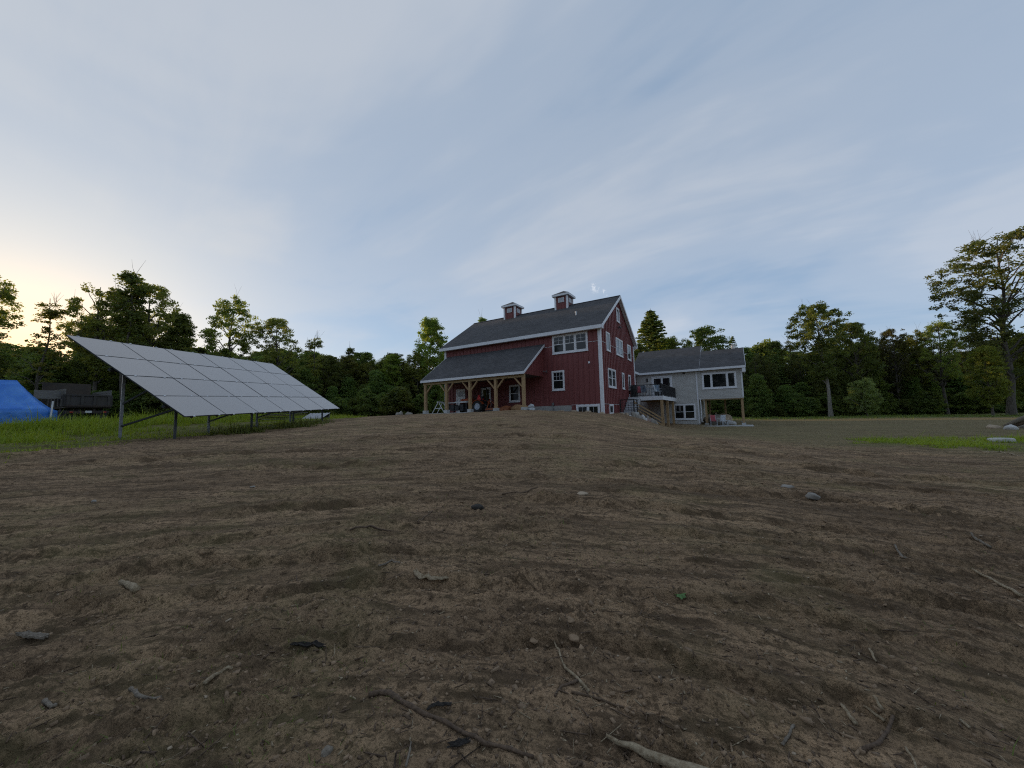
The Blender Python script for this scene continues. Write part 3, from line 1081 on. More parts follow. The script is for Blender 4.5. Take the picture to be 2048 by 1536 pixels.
def lap_siding(mb, u0, u1, z0, z1, y, opens=(), step=.118, axis='y', sgn=-1):
    n = int(round((z1 - z0) / step))
    for i in range(n):
        a = z0 + (z1 - z0) * i / n; c = z0 + (z1 - z0) * (i + 1) / n
        # spans clear of the openings
        spans = [(u0, u1)]
        for (o0, o1, q0, q1) in opens:
            if c > q0 + .02 and a < q1 - .02:
                ns = []
                for (s0, s1) in spans:
                    if o1 <= s0 or o0 >= s1:
                        ns.append((s0, s1))
                    else:
                        if o0 > s0: ns.append((s0, o0))
                        if o1 < s1: ns.append((o1, s1))
                spans = ns
        for (s0, s1) in spans:
            d = .015 * sgn
            if axis == 'y':
                p = [(s0, y + d, a), (s1, y + d, a), (s1, y + d * .15, c), (s0, y + d * .15, c), (s0, y + d * .15, a), (s1, y + d * .15, a)]
            else:
                p = [(y + d, s0, a), (y + d, s1, a), (y + d * .15, s1, c), (y + d * .15, s0, c), (y + d * .15, s0, a), (y + d * .15, s1, a)]
            mb.add(p, [(0, 1, 2, 3), (0, 4, 5, 1)])


def build_wing():
    w = WING
    x0, x1 = -9.04, -3.2
    ridge_y, ridge_z = 44.6, 8.68
    pit = .6
    ev = 39.6
    rz = lambda y: ridge_z - pit * abs(y - ridge_y)
    back = 2 * ridge_y - WY
    MB().prism([(WY, .0), (back, .0), (back, rz(back) - .15), (ridge_y, ridge_z - .15), (WY, rz(WY) - .15)], 'x', x0, x1).build('wall', 'grey_siding', w)
    sd = MB(); lap_siding(sd, x0 + .05, x1 - .1, .35, 5.5, WY - .002, [(-7.47, -5.48, 2.9, 5.24), (-5.52, -3.49, .69, 2.29)])
    o = sd.build('siding', 'grey_siding', w); tag(o, kind='stuff')
    sd = MB(); lap_siding(sd, WY + .1, back - .1, .35, 5.4, x1 + .002, [], axis='x', sgn=1)
    o = sd.build('siding', 'grey_siding', w); tag(o, kind='stuff')
    MB().box(x0 + .1, x1 - .01, WY - .035, WY - .001, -.1, .345).build('foundation', 'pale_concrete', w)
    MB().box(x1 - .1, x1 + .03, WY - .035, WY - .0005, .35, 5.5).build('corner_board', 'white_trim', w)
    # red link wall back to the barn
    MB().box(-12.5, x0 + .02, BY - .02, WY + .5, .5, 5.6).build('link_wall', 'red_siding', w)
    lr = MB().prism([(-8.62, 5.72), (-12.4, 7.9), (-12.4, 7.75), (-8.62, 5.58)], 'y', BY + .01, 41.2).build('link_roof', 'shingle', w)
    MB().box(-8.62, -8.59, BY + .02, ev - .04, 5.48, 5.70).build('fascia', 'white_trim', lr)
    MB().box(-9.02, -8.62, BY + .02, ev + .3, 5.47, 5.50).build('soffit', 'white_trim', lr)
    for s in (-1, 1):
        e = ridge_y + s * (ridge_y - ev)
        xa, xb = (x0 + .42 if s < 0 else x0), -2.95
        rf = MB().prism([(ridge_y, ridge_z), (e, rz(e)), (e, rz(e) - .14), (ridge_y, ridge_z - .14)], 'x', xa if s > 0 else -9.6, xb).build('roof', 'shingle', w)
        if s < 0:
            MB().box(-8.62, xb, e - .032, e - .002, rz(e) - .22, rz(e) - .012).build('fascia', 'white_trim', rf)
            MB().box(-8.6, x1, e, WY - .04, rz(e) - .2, rz(e) - .17).build('soffit', 'white_trim', rf)
        MB().prism([(ridge_y, ridge_z - .012), (e, rz(e) - .012), (e, rz(e) - .23), (ridge_y, ridge_z - .24)], 'x', xb + .001, xb + .03).build('rake_board', 'white_trim', rf)
    # sliding door on to the deck
    tr = MB()
    WW.box(tr, -7.47, -5.48, 5.11, 5.24, 0, .06); WW.box(tr, -7.47, -7.34, 2.9, 5.11, 0, .06); WW.box(tr, -5.61, -5.48, 2.9, 5.11, 0, .06)
    d = tr.build('sliding_door', 'white_trim', w)
    for (a, c) in ((-7.33, -6.47), (-6.47, -5.62)):
        f = MB(); WW.box(f, a, a + .09, 2.91, 5.1, 0, .035); WW.box(f, c - .09, c, 2.91, 5.1, 0, .035); WW.box(f, a + .09, c - .09, 5.0, 5.1, 0, .035); WW.box(f, a + .09, c - .09, 2.91, 3.05, 0, .035)
        f.build('sash', 'white_vinyl', d)
        g = MB(); WW.box(g, a + .09, c - .09, 3.05, 5.0, 0, .012); g.build('pane', 'window_glass', d)
    window(w, WW, -5.52, -3.49, .70, 2.28, 2, tw=.12)
    m = MB(); WW.box(m, -7.97, -7.83, 4.72, 5.0, .02, .12); m.prism([(-7.99, 5.0), (-7.81, 5.0), (-7.87, 5.1), (-7.93, 5.1)], 'y', WY - .14, WY - .02); m.build('wall_lantern', 'lamp_black', w)
    m = MB(); WW.box(m, -4.45, -4.25, 5.28, 5.42, .02, .1); m.build('soffit_lamp', 'truck_grey', w)
    # sunroom
    sx0, sx1 = -3.17, .58
    sr_y, sr_z = 43.2, 7.85
    srz = lambda y: sr_z - pit * abs(y - sr_y)
    sback = 2 * sr_y - WY
    sun_r = MB().prism([(WY - .03, 2.76), (sback, 2.76), (sback, srz(sback) - .15), (sr_y, sr_z - .15), (WY - .03, srz(WY) - .15)], 'x', sx0, sx1).build('sunroom', 'grey_siding', w)
    SW = Wall('y', WY - .03)
    sd = MB(); lap_siding(sd, sx0 + .1, sx1 - .1, 2.86, 5.55, WY - .032, [(-2.77, .11, 3.64, 5.22)])
    tag(sd.build('siding', 'grey_siding', sun_r), kind='stuff')
    MB().box(sx1 - .1, sx1 + .02, WY - .06, WY - .031, 2.78, 5.55).build('corner_board', 'white_trim', sun_r)
    MB().box(sx0, sx0 + .1, WY - .06, WY - .031, 2.78, 5.55).build('corner_board', 'grey_siding', sun_r)
    MB().box(sx0, sx1, WY - .055, WY - .031, 2.66, 2.85).build('skirt_board', 'grey_siding', sun_r)
    for s in (-1, 1):
        e = sr_y + s * (sr_y - 39.58)
        xb = .88
        rf = MB().prism([(sr_y, sr_z), (e, srz(e)), (e, srz(e) - .14), (sr_y, sr_z - .14)], 'x', -2.93, xb).build('sunroom_roof', 'shingle', w)
        if s < 0:
            MB().box(-2.94, xb, e - .032, e - .002, srz(e) - .22, srz(e) - .012).build('fascia', 'white_trim', rf)
            MB().box(sx1 + .025, xb - .01, e + .001, WY + .3, srz(e) - .62, srz(e) - .2).build('cornice_return', 'white_trim', rf)
            MB().box(-2.9, sx1, e, WY - .065, srz(e) - .2, srz(e) - .17).build('soffit', 'white_trim', rf)
        MB().prism([(sr_y, sr_z - .012), (e, srz(e) - .012), (e, srz(e) - .22), (sr_y, sr_z - .23)], 'x', xb + .001, xb + .03).build('rake_board', 'white_trim', rf)
    window(w, SW, -2.77, .10, 3.65, 5.21, 3, sash='fixed', tw=.12, split=[0, .26, .76, 1.0], name='picture_window')
    # posts under the sunroom
    for (x, y) in ((.44, 40.1), (-2.6, 40.3), (.44, 46.0), (-2.6, 46.0), (-1.1, 46.0)):
        p = MB().box(x - .09, x + .09, y - .09, y + .09, .36, 2.75).build('sunroom_post', 'timber', w)
        MB().box(x - .17, x + .17, y - .17, y + .17, .0, .359).build('pier', 'pale_concrete', p)
    MB().box(-2.9, .58, 40.0, 40.2, 2.56, 2.658).build('floor_beam', 'timber_flat', w)
    # stainless chimney
    ch = MB().lathe([(.17, 0), (.17, 1.15), (.21, 1.15), (.21, 1.25), (.17, 1.27), (.17, 1.36), (.24, 1.38), (.10, 1.52)], (.03, 44.8, 7.0), n=16).build('chimney_pipe', 'chimney_steel', w, smooth=False)
    # downspout at the sunroom corner
    MB().beam((-3.0, WY - .12, .5), (-3.0, WY - .12, 2.3), .07, .07).beam((-3.0, WY - .12, 2.3), (-3.05, WY - .08, 2.75), .07, .07).build('downspout', 'white_trim', w)


build_wing()


# ------------------------------------------------------------------ deck, stairs and railings
DZ = 2.86
DECK = thing('raised_deck', 'raised deck with black railing and white fascia beside the grey wing', 'deck', (-6.6, 36.0, .2))


def build_deck():
    d = DECK
    x0, x1, y0, y1 = -7.95, -5.2, 32.2, WY - .05
    for k in range(18):
        yy = y0 + .02 + k * (y1 - y0 - .04) / 18
        ubox('deck_board', 'pale_concrete', d, x0, x1 - .01, yy, yy + (y1 - y0 - .04) / 18 - .008, DZ - .04, DZ)
    MB().box(x0, x1 + .02, y0 - .03, y0 - .002, DZ - .32, DZ + .005).build('fascia', 'white_trim', d)
    MB().box(x1 - .009, x1 + .02, y0 - .001, y1, DZ - .32, DZ + .005).build('fascia', 'white_trim', d)
    for k in range(6):
        yy = y0 + .4 + k * 1.35
        MB().box(x0, x1 - .012, yy, yy + .05, DZ - .30, DZ - .041).build('joist', 'timber_flat', d)
    for (x, y) in ((x1 - .12, y0 + .1), (x1 - .12, y0 + 2.8), (x1 - .12, y1 - 1.6)):
        MB().box(x - .1, x + .1, y - .1, y + .1, sz(x, y) - .1, DZ - .302).build('deck_post', 'timber', d)
    # railing, front and side
    ht = DZ + 1.0
    def run(a, b_, n):
        a = Vector(a); b_ = Vector(b_)
        MB().beam(a + Vector((0, 0, ht - DZ)), b_ + Vector((0, 0, ht - DZ)), .06, .05).build('top_rail', 'black_metal', d)
        MB().beam(a + Vector((0, 0, .1)), b_ + Vector((0, 0, .1)), .04, .04).build('bottom_rail', 'black_metal', d)
        m = MB()
        for k in range(1, n):
            p = a.lerp(b_, k / n)
            m.beam(p + Vector((0, 0, .1)), p + Vector((0, 0, ht - DZ - .02)), .02, .02, (1, 0, 0))
        tag(m.build('balusters', 'black_metal', d), kind='stuff')
    run((x0 + .25, y0 + .04, DZ), (x1 - .05, y0 + .04, DZ), 20)
    run((x1 - .05, y0 + .04, DZ), (x1 - .05, y1 - .05, DZ), 62)
    for (x, y) in ((x0 + .25, y0 + .04), (x1 - .05, y0 + .04), (x1 - .05, y0 + 2.6), (x1 - .05, y0 + 5.2), (x1 - .05, y1 - .08)):
        MB().box(x - .035, x + .035, y - .035, y + .035, DZ + .001, ht + .05).build('rail_post', 'black_metal', d)
    # entry stair, up from the landing
    st = thing('entry_stair', 'white entry stair with dark grid railing along the red gable wall', 'stair', (-7.5, 30.6, 1.45))
    MB().box(-7.98, -6.75, 29.0, 30.3, .7, 1.56).build('landing', 'pale_concrete', st)
    n = 6
    for k in range(n):
        za = 1.561 + (DZ - 1.561) * k / n; zb = 1.561 + (DZ - 1.561) * (k + 1) / n
        ya = 30.3 + k * .31
        MB().box(-7.95, -6.95, ya, ya + .32, za, zb - .03).build('riser', 'louvre_white', st)
        MB().box(-7.97, -6.93, ya - .03, ya + .32, zb - .029, zb - .001).build('tread', 'bag_white', st)
    for (x, y) in ((-7.9, 29.1), (-6.85, 29.1), (-6.85, 30.2)):
        MB().box(x - .04, x + .04, y - .04, y + .04, 1.561, 2.56).build('rail_post', 'black_metal', st)
    m = MB()
    for k in range(7):
        z = 1.66 + k * .14
        m.beam((-7.9, 29.1, z), (-6.85, 29.1, z), .02, .02); m.beam((-6.85, 29.1, z), (-6.85, 30.2, z), .02, .02)
    for k in range(1, 5):
        x = -7.9 + 1.05 * k / 5
        m.beam((x, 29.1, 1.6), (x, 29.1, 2.5), .02, .02, (1, 0, 0))
    tag(m.build('rail_grid', 'black_metal', st), kind='stuff')
    MB().beam((-7.95, 29.1, 2.56), (-6.8, 29.1, 2.56), .06, .05).build('top_rail', 'black_metal', st)
    MB().beam((-6.85, 29.05, 2.561), (-6.85, 30.25, 2.561), .06, .05).build('top_rail', 'black_metal', st)
    # timber guard rail running down the bank
    gr = thing('timber_guard_rail', 'sloping timber guard rail of four boards below the raised deck', 'railing', (-6.2, 31.0, .8))
    A = Vector((-7.25, 30.95, 0)); B = Vector((-5.10, 31.3, 0))
    for k in range(4):
        MB().beam(A + Vector((0, 0, 2.38 - k * .27)), B + Vector((0, 0, .96 - k * .27)), .045, .105).build('rail', 'timber', gr)
    for t_, zt, zb in ((0, 2.5, 1.3), (.58, 1.62, .4), (1.0, 1.1, .0)):
        p = A.lerp(B, t_)
        MB().box(p.x - .05, p.x + .05, p.y + .03, p.y + .13, zb, zt).build('post', 'timber' if t_ != .58 else 'black_metal', gr)


build_deck()
_pz = .13
pt_ = MB().box(-4.6, 1.15, 38.4, 47.0, -.4, _pz).build('patio', 'pale_concrete')
pt_['kind'] = 'structure'

# ------------------------------------------------------------------ solar array
def build_array():
    o = Vector((-16.249, 4.715, 1.723)); c1 = Vector((-21.437, 13.831, 2.194)); c3 = Vector((-20.015, 2.417, 4.711))
    u = (c1 - o).normalized(); W = (c1 - o).length
    v = (c3 - o); v = (v - u * v.dot(u)); H = v.length; v = v.normalized()
    nrm = u.cross(v).normalized()
    if nrm.z < 0:
        nrm = -nrm
    A = thing('solar_array', 'ground-mounted solar array of twenty-four tilted panels on steel posts', 'solar panels', (-19.5, 7.5, 1.0))
    off = chain_off(A)
    pw, ph = W / 6, H / 4
    # one panel in its own frame (x along the row, y up the slope, z out of the glass)
    g = .006
    fr = MB()
    a, b = pw - 2 * g, ph - 2 * g
    t = .014
    fr.box(0, a, 0, t, -.035, .004).box(0, a, b - t, b, -.035, .004).box(0, t, t, b - t, -.035, .004).box(a - t, a, t, b - t, -.035, .004)
    fr_me = fr.mesh('panel_frame', 'steel_dark')
    gl_me = MB().box(t, a - t, t, b - t, -.02, .001).mesh('panel_glass', 'solar_glass')
    rot = Matrix((u, v, nrm)).transposed().to_4x4()
    for r in range(4):
        for c in range(6):
            p = bpy.data.objects.new('solar_panel', fr_me); COL.objects.link(p); p.parent = A
            loc = o + u * (c * pw + g) + v * (r * ph + g) - off
            jit = Matrix.Rotation(random.uniform(-.004, .004), 4, 'X') @ Matrix.Rotation(random.uniform(-.004, .004), 4, 'Y')
            p.matrix_local = Matrix.Translation(loc) @ rot @ jit
            q = bpy.data.objects.new('glass', gl_me); COL.objects.link(q); q.parent = p
    # mid and end clamps
    cl_me = MB().box(-.035, .035, -.03, .03, -.01, .014).mesh('clamp', 'louvre_white')
    for r in range(0, 5):
        for c in range(6):
            for f in (.2, .8):
                k = bpy.data.objects.new('clamp', cl_me); COL.objects.link(k); k.parent = A
                k.matrix_local = Matrix.Translation(o + u * ((c + f) * pw) + v * min(r * ph, H - .01) - off) @ rot
    # purlins beneath
    P = lambda s, tt, dn: o + u * s + v * tt - nrm * dn
    for c in range(6):
        for f in (.2, .8):
            s = (c + f) * pw
            MB().beam(P(s, .03, .075), P(s, H - .03, .075), .045, .07, nrm).build('rail', 'steel_dark', A)
    for tt in (.9, 3.3):
        MB().beam(P(.05, tt, .17), P(W - .05, tt, .17), .1, .1, nrm).build('cross_beam', 'steel_dark', A)
    for i, s in enumerate((.55, 4.2, 7.2, 10.0)):
        f = P(s, .9, .2); r_ = P(s, 3.3, .2)
        fz = sz(f.x, f.y) - .2; rz_ = sz(r_.x, r_.y) - .2
        MB().beam((f.x, f.y, fz), f, .07, .07, (1, 0, 0)).build('front_post', 'steel_dark', A)
        MB().beam((r_.x, r_.y, rz_), r_, .08, .08, (1, 0, 0)).build('rear_post', 'galv', A)
        MB().beam((r_.x, r_.y, rz_ + .75), (f.x + (r_.x - f.x) * .05, f.y + (r_.y - f.y) * .05, f.z - .1), .06, .06).build('brace', 'steel_dark', A)
        m = P(s, 2.1, .2)
        MB().beam((r_.x, r_.y, rz_ + 1.55), m, .06, .06).build('brace', 'steel_dark', A)
    return A


build_array()


# ------------------------------------------------------------------ tractor and porch things
def wheel(root, x, y, z, R, w, hub, name):
    t = MB()
    t.lathe([(R * .58, -w * .5), (R * .9, -w * .5), (R * .97, -w * .38), (R * .97, w * .38), (R * .9, w * .5), (R * .58, w * .5)], (x, y, z), 'y', 28, caps=False)
    for k in range(22):
        a = 2 * math.pi * k / 22
        for s in (-1, 1):
            a2 = a + s * .09
            c, q = math.cos(a), math.sin(a)
            t.beam((x + math.cos(a) * R * .985, y, z + math.sin(a) * R * .985), (x + math.cos(a2) * R * .97, y + s * w * .46, z + math.sin(a2) * R * .97), .03, .05)
    o = t.build(name, 'rubber', root, local=True)
    h = MB().lathe([(R * .59, -w * .42), (R * .5, -w * .2), (R * .22, -w * .18), (R * .2, -w * .34), (R * .08, -w * .36), (R * .05, -w * .3)], (x, y, z), 'y', 24)
    h.build('rim', hub, o, local=True)
    return o


def build_tractor():
    T = thing('compact_tractor', 'orange compact tractor parked under the porch with silver rear wheel', 'tractor', (-17.95, 23.75, 1.83), math.radians(4))
    # local: +x is the rear (to the right in view), y towards the wall is +
    wheel(T, .28, -.52, .46, .46, .30, 'hub_silver', 'rear_wheel')
    wheel(T, .28, .52, .46, .46, .30, 'hub_silver', 'rear_wheel')
    wheel(T, -1.25, -.48, .29, .29, .18, 'hub_silver', 'front_wheel')
    wheel(T, -1.25, .48, .29, .29, .18, 'hub_silver', 'front_wheel')
    MB().prism([(-1.65, .55), (-1.7, .95), (-1.6, 1.12), (-.55, 1.2), (-.5, .55)], 'y', -.25, .25).build('hood', 'tractor_orange', T, local=True, bevel=.03)
    MB().box(-1.3, .55, -.17, .17, .3, .6).box(-.5, .45, -.36, .36, .56, .64).build('chassis', 'steel_dark', T, local=True)
    for s in (-1, 1):
        pr = []
        for k in range(9):
            a = math.radians(20 + k * 17.5)
            pr.append((.28 + .53 * math.cos(a), .46 + .53 * math.sin(a)))
        pr += [(.28 + .5 * math.cos(math.radians(20 + k * 17.5)), .46 + .5 * math.sin(math.radians(20 + k * 17.5))) for k in range(8, -1, -1)]
        MB().prism(pr, 'y', s * .34, s * .68).build('fender', 'tractor_orange', T, local=True)
        MB().box(.74, .8, s * .5 - .05, s * .5 + .05, .98, 1.08).build('tail_lamp', 'red_lens', T, local=True)
    MB().box(-.05, .40, -.23, .23, .80, .90).prism([(.32, .88), (.44, .9), (.52, 1.28), (.42, 1.3)], 'y', -.22, .22).build('seat', 'crate_dark', T, local=True, bevel=.02)
    MB().tube([(.55, -.42, .6), (.55, -.42, 1.9), (.55, -.35, 2.0), (.55, .35, 2.0), (.55, .42, 1.9), (.55, .42, .6)], .035, 8).build('roll_bar', 'crate_dark', T, local=True)
    m = MB().tube([(-.5, 0, 1.1), (-.3, 0, 1.28)], .025, 8)
    m.tube([(-.3 + .06 * math.sin(a), .17 * math.cos(a), 1.28 + .16 * math.sin(a)) for a in [k * math.pi / 8 for k in range(17)]], .016, 6)
    m.build('steering_wheel', 'crate_dark', T, local=True)
    MB().prism([(.28, 1.0), (.66, 1.0), (.5, 1.38), (.44, 1.38)], 'y', -.66, -.63).build('warning_triangle', 'sign_red', T, local=True)
    MB().tube([(.5, -.25, .5), (1.05, -.3, .38)], .03, 6).tube([(.5, .25, .5), (1.05, .3, .38)], .03, 6).tube([(.55, 0, .8), (1.0, 0, .95)], .03, 6).build('hitch_arms', 'steel_dark', T, local=True)
    return T


build_tractor()


def build_mower():
    T = thing('mower_attachment', 'low orange mower deck with A-frame hitch behind the tractor', 'mower', (-16.15, 23.6, 1.83), math.radians(3))
    MB().prism([(-.6, .12), (.55, .12), (.62, .2), (.5, .3), (-.5, .3), (-.62, .2)], 'y', -.6, .6).build('deck', 'mower_orange', T, local=True, bevel=.02)
    MB().beam((-.62, -.3, .3), (-.58, 0, .95), .05, .05).beam((-.62, .3, .3), (-.58, 0, .95), .05, .05).beam((-.58, 0, .95), (.35, 0, .3), .05, .05).build('hitch_frame', 'mower_orange', T, local=True)
    MB().lathe([(.14, 0), (.14, .12), (.08, .18)], (0, 0, .3), n=14).build('gearbox', 'steel_dark', T, local=True)
    MB().lathe([(.17, -.06), (.17, .06)], (.78, 0, .17), 'y', 18).build('tail_wheel', 'rubber', T, local=True)
    MB().beam((.55, 0, .25), (.78, 0, .35), .05, .05).beam((.78, -.09, .35), (.78, -.09, .15), .02, .05).build('wheel_arm', 'mower_orange', T, local=True)
    for s in (-1, 1):
        MB().box(-.55, .5, s * .6 - .02, s * .6 + .02, .05, .14).build('skid', 'steel_dark', T, local=True)


build_mower()


def lumpy(name, mat, label, cat, cx, cy, z, sx, sy, h, seed, group=None, flat=.0, rz=0.0):
    """an irregular closed lump: a rounded block pushed about by noise"""
    r = np.random.default_rng(seed)
    bm = bmesh.new(); bmesh.ops.create_icosphere(bm, subdivisions=3, radius=1.0)
    ph = r.uniform(0, 9, 6)
    pl = r.normal(size=(7, 3)); pl /= np.linalg.norm(pl, axis=1)[:, None]; pd = r.uniform(.62, .92, 7)
    for v in bm.verts:
        p = np.array(v.co)
        for k in range(7):                           # knock flats off it
            d = p @ pl[k]
            if d > pd[k]:
                p = p - pl[k] * (d - pd[k]) * .85
        s = 1 + .07 * math.sin(4 * p[0] + ph[0]) * math.sin(5 * p[1] + ph[1]) + .05 * math.sin(7 * p[2] + ph[2] + 3 * p[0]) + .03 * math.sin(11 * p[1] + ph[3])
        p = p * s
        zz = p[2]
        if flat:
            zz = min(zz, flat + (zz - flat) * .12)
        zz = zz if zz > -.35 else -.35 + (zz + .35) * .2
        v.co = (p[0] * sx, p[1] * sy, (zz + .35) / 1.35 * h)
    me = bpy.data.meshes.new(name); bm.to_mesh(me); bm.free()
    me.materials.append(MATS[mat])
    me.polygons.foreach_set('use_smooth', [True] * len(me.polygons))
    o = bpy.data.objects.new(name, me); COL.objects.link(o)
    o.location = (cx, cy, z); o.rotation_euler = (0, 0, rz)
    if label:
        tag(o, label, cat, group)
    return o


lumpy('tarp_bundle', 'tarp_orange', 'low rust-orange tarp bundle beside the fourth porch post', 'tarp', -14.95, 23.2, 1.832, .62, .4, .42, 3)
lumpy('tarp_bundle', 'tarp_tan', 'bulky tan wrapped bundle under the porch window', 'tarp', -13.75, 23.2, 1.832, .72, .42, .52, 4)


def build_porch_bits():
    # white-topped bench with dark bins below
    B = thing('work_bench', 'white-topped work bench on dark legs beside the porch door', 'bench', (-19.35, 23.1, 1.83), 0)
    MB().box(-1.0, 1.0, -.38, .38, .80, .86).build('bench_top', 'white_vinyl', B, local=True, bevel=.01)
    for sx in (-1, 1):
        for sy in (-1, 1):
            MB().box(sx * .9 - .04, sx * .9 + .04, sy * .3 - .04, sy * .3 + .04, 0, .8).build('leg', 'crate_dark', B, local=True)
    MB().box(-.92, .92, -.34, .34, .18, .22).build('shelf', 'crate_dark', B, local=True)
    for i, (x, w, h) in enumerate(((-.62, .42, .42), (-.12, .44, .34), (.38, .40, .46))):
        lab = ('dark bin at the door end of the bench shelf', 'low dark bin in the middle of the bench shelf', 'tall dark bin on the bench shelf nearest the tractor')[i]
        c = thing('storage_bin', lab, 'bin', (-19.35 + x, 23.05, 1.83 + .22), 0, 'dark bins under the bench')
        MB().prism([(-w / 2 * .88, 0), (w / 2 * .88, 0), (w / 2, h), (-w / 2, h)], 'y', -.24, .24).build('tub', 'crate_dark', c, local=True)
        MB().box(-w / 2 - .015, w / 2 + .015, -.26, .26, h + .001, h + .035).build('lid', 'steel_dark', c, local=True)
    b = thing('white_panel', 'white sheet lying flat on the bench top', 'sheet', (-19.0, 23.05, 2.69), math.radians(-3))
    MB().box(-.6, .62, -.3, .3, .001, .07).build('sheet', 'bag_white', b, local=True, bevel=.008)
    # white trestle
    S = thing('trestle', 'white A-frame trestle between the two leftmost porch posts', 'trestle', (-21.4, 23.0, 1.83), math.radians(8))
    for s in (-1, 1):
        for yy in (-.35, .35):
            MB().beam((s * .62, yy, 0), (s * .03, yy * .9, .92), .035, .045).build('leg', 'white_vinyl', S, local=True)
    MB().box(-.05, .05, -.45, .45, .9, .99).build('top_beam', 'white_vinyl', S, local=True)
    MB().beam((-.35, -.33, .42), (.35, -.33, .42), .03, .05).build('spreader', 'white_vinyl', S, local=True)
    # sacks by the last pier
    for i, (x, y, z, s) in enumerate(((-12.42, 22.55, 1.831, .24), (-12.38, 22.5, 2.06, .2), (-12.15, 22.2, 1.84, .17))):
        lab = ('lower white sack by the corner porch post', 'white sack lying on top of another sack by the corner porch post', 'small white sack standing at the porch slab corner')[i]
        lumpy('sack', 'bag_white', lab, 'sack', x, y, z, s * 1.3, s, s * 1.15, 40 + i, 'sacks by the corner porch post')


build_porch_bits()


# ------------------------------------------------------------------ deck and patio furniture
def make_chair(label, frame, seat, loc, rz, cushion=None):
    c = thing('patio_chair', label, 'chair', loc, rz, 'patio chairs')
    for sx in (-1, 1):
        MB().tube([(sx * .26, -.25, 0), (sx * .25, -.24, .64), (sx * .25, .22, .66)], .016, 6).build('arm', frame, c, local=True)
        MB().tube([(sx * .24, .32, 0), (sx * .23, .22, .42), (sx * .22, .36, .98)], .016, 6).build('rear_leg', frame, c, local=True)
    MB().prism([(-.25, .41), (.22, .38), (.22, .41), (-.25, .44)], 'x', -.24, .24).build('seat', seat, c, local=True)
    MB().hexa([(-.22, .21, .44), (.22, .21, .44), (.22, .23, .44), (-.22, .23, .44), (-.21, .35, .99), (.21, .35, .99), (.21, .37, .99), (-.21, .37, .99)]).build('backrest', seat, c, local=True)
    if cushion:
        MB().box(-.2, .2, -.2, .18, .441, .53).build('cushion', cushion, c, local=True, bevel=.03)
    return c


def make_table(label, loc, r=.5, h=.72, name='patio_table'):
    t = thing(name, label, 'table', loc)
    MB().lathe([(r, 0), (r, .03)], (0, 0, h), n=24).build('table_top', 'chair_white', t, local=True)
    for k in range(4):
        a = k * math.pi / 2 + .5
        MB().tube([(math.cos(a) * r * .75, math.sin(a) * r * .75, 0), (math.cos(a) * r * .6, math.sin(a) * r * .6, h)], .018, 6).build('leg', 'chair_white', t, local=True)
    return t


make_chair('pale deck chair with pink cushion by the deck stair end', 'chair_white', 'cushion_pink', (-7.25, 33.1, DZ + .001), .3, 'cushion_pink')
make_chair('pale blue deck chair left of the round deck table', 'chair_white', 'chair_blue', (-6.75, 33.0, DZ + .001), 2.9)
make_chair('pale blue deck chair right of the round deck table', 'chair_white', 'chair_blue', (-5.95, 33.2, DZ + .001), -2.6)
make_chair('white framed deck chair at the deck corner rail', 'chair_white', 'chair_white', (-5.6, 32.75, DZ + .001), 1.3)
make_table('round pale table among the chairs on the deck', (-6.4, 33.6, DZ + .001))
g = thing('covered_grill', 'black covered grill against the red wall on the deck', 'grill', (-7.62, 32.75, DZ + .001), .1)
MB().prism([(-.26, 0), (.26, 0), (.28, .75), (.22, 1.02), (.0, 1.1), (-.22, 1.02), (-.28, .75)], 'x', -.26, .26).build('cover', 'black_metal', g, local=True, bevel=.04)
make_chair('pink patio chair under the sunroom beside the timber post', 'chair_white', 'cushion_pink', (-2.0, 39.4, _pz + .001), .2, 'cushion_pink')
make_chair('white patio chair under the sunroom right of the pink one', 'chair_white', 'chair_white', (-1.35, 39.3, _pz + .001), -.5)
make_table('small low white table under the sunroom', (-1.0, 39.9, _pz + .001), .32, .45)
sw = thing('easel_frame', 'thin pale A-frame stand under the sunroom', 'stand', (-1.85, 41.5, _pz + .001))
for (a, b_) in (((-.3, 0, 0), (0, 0, 1.25)), ((.35, 0, 0), (0, 0, 1.25)), ((0, .45, 0), (0, .02, 1.24))):
    MB().beam(a, b_, .05, .05).build('leg', 'pale_wood', sw, local=True)


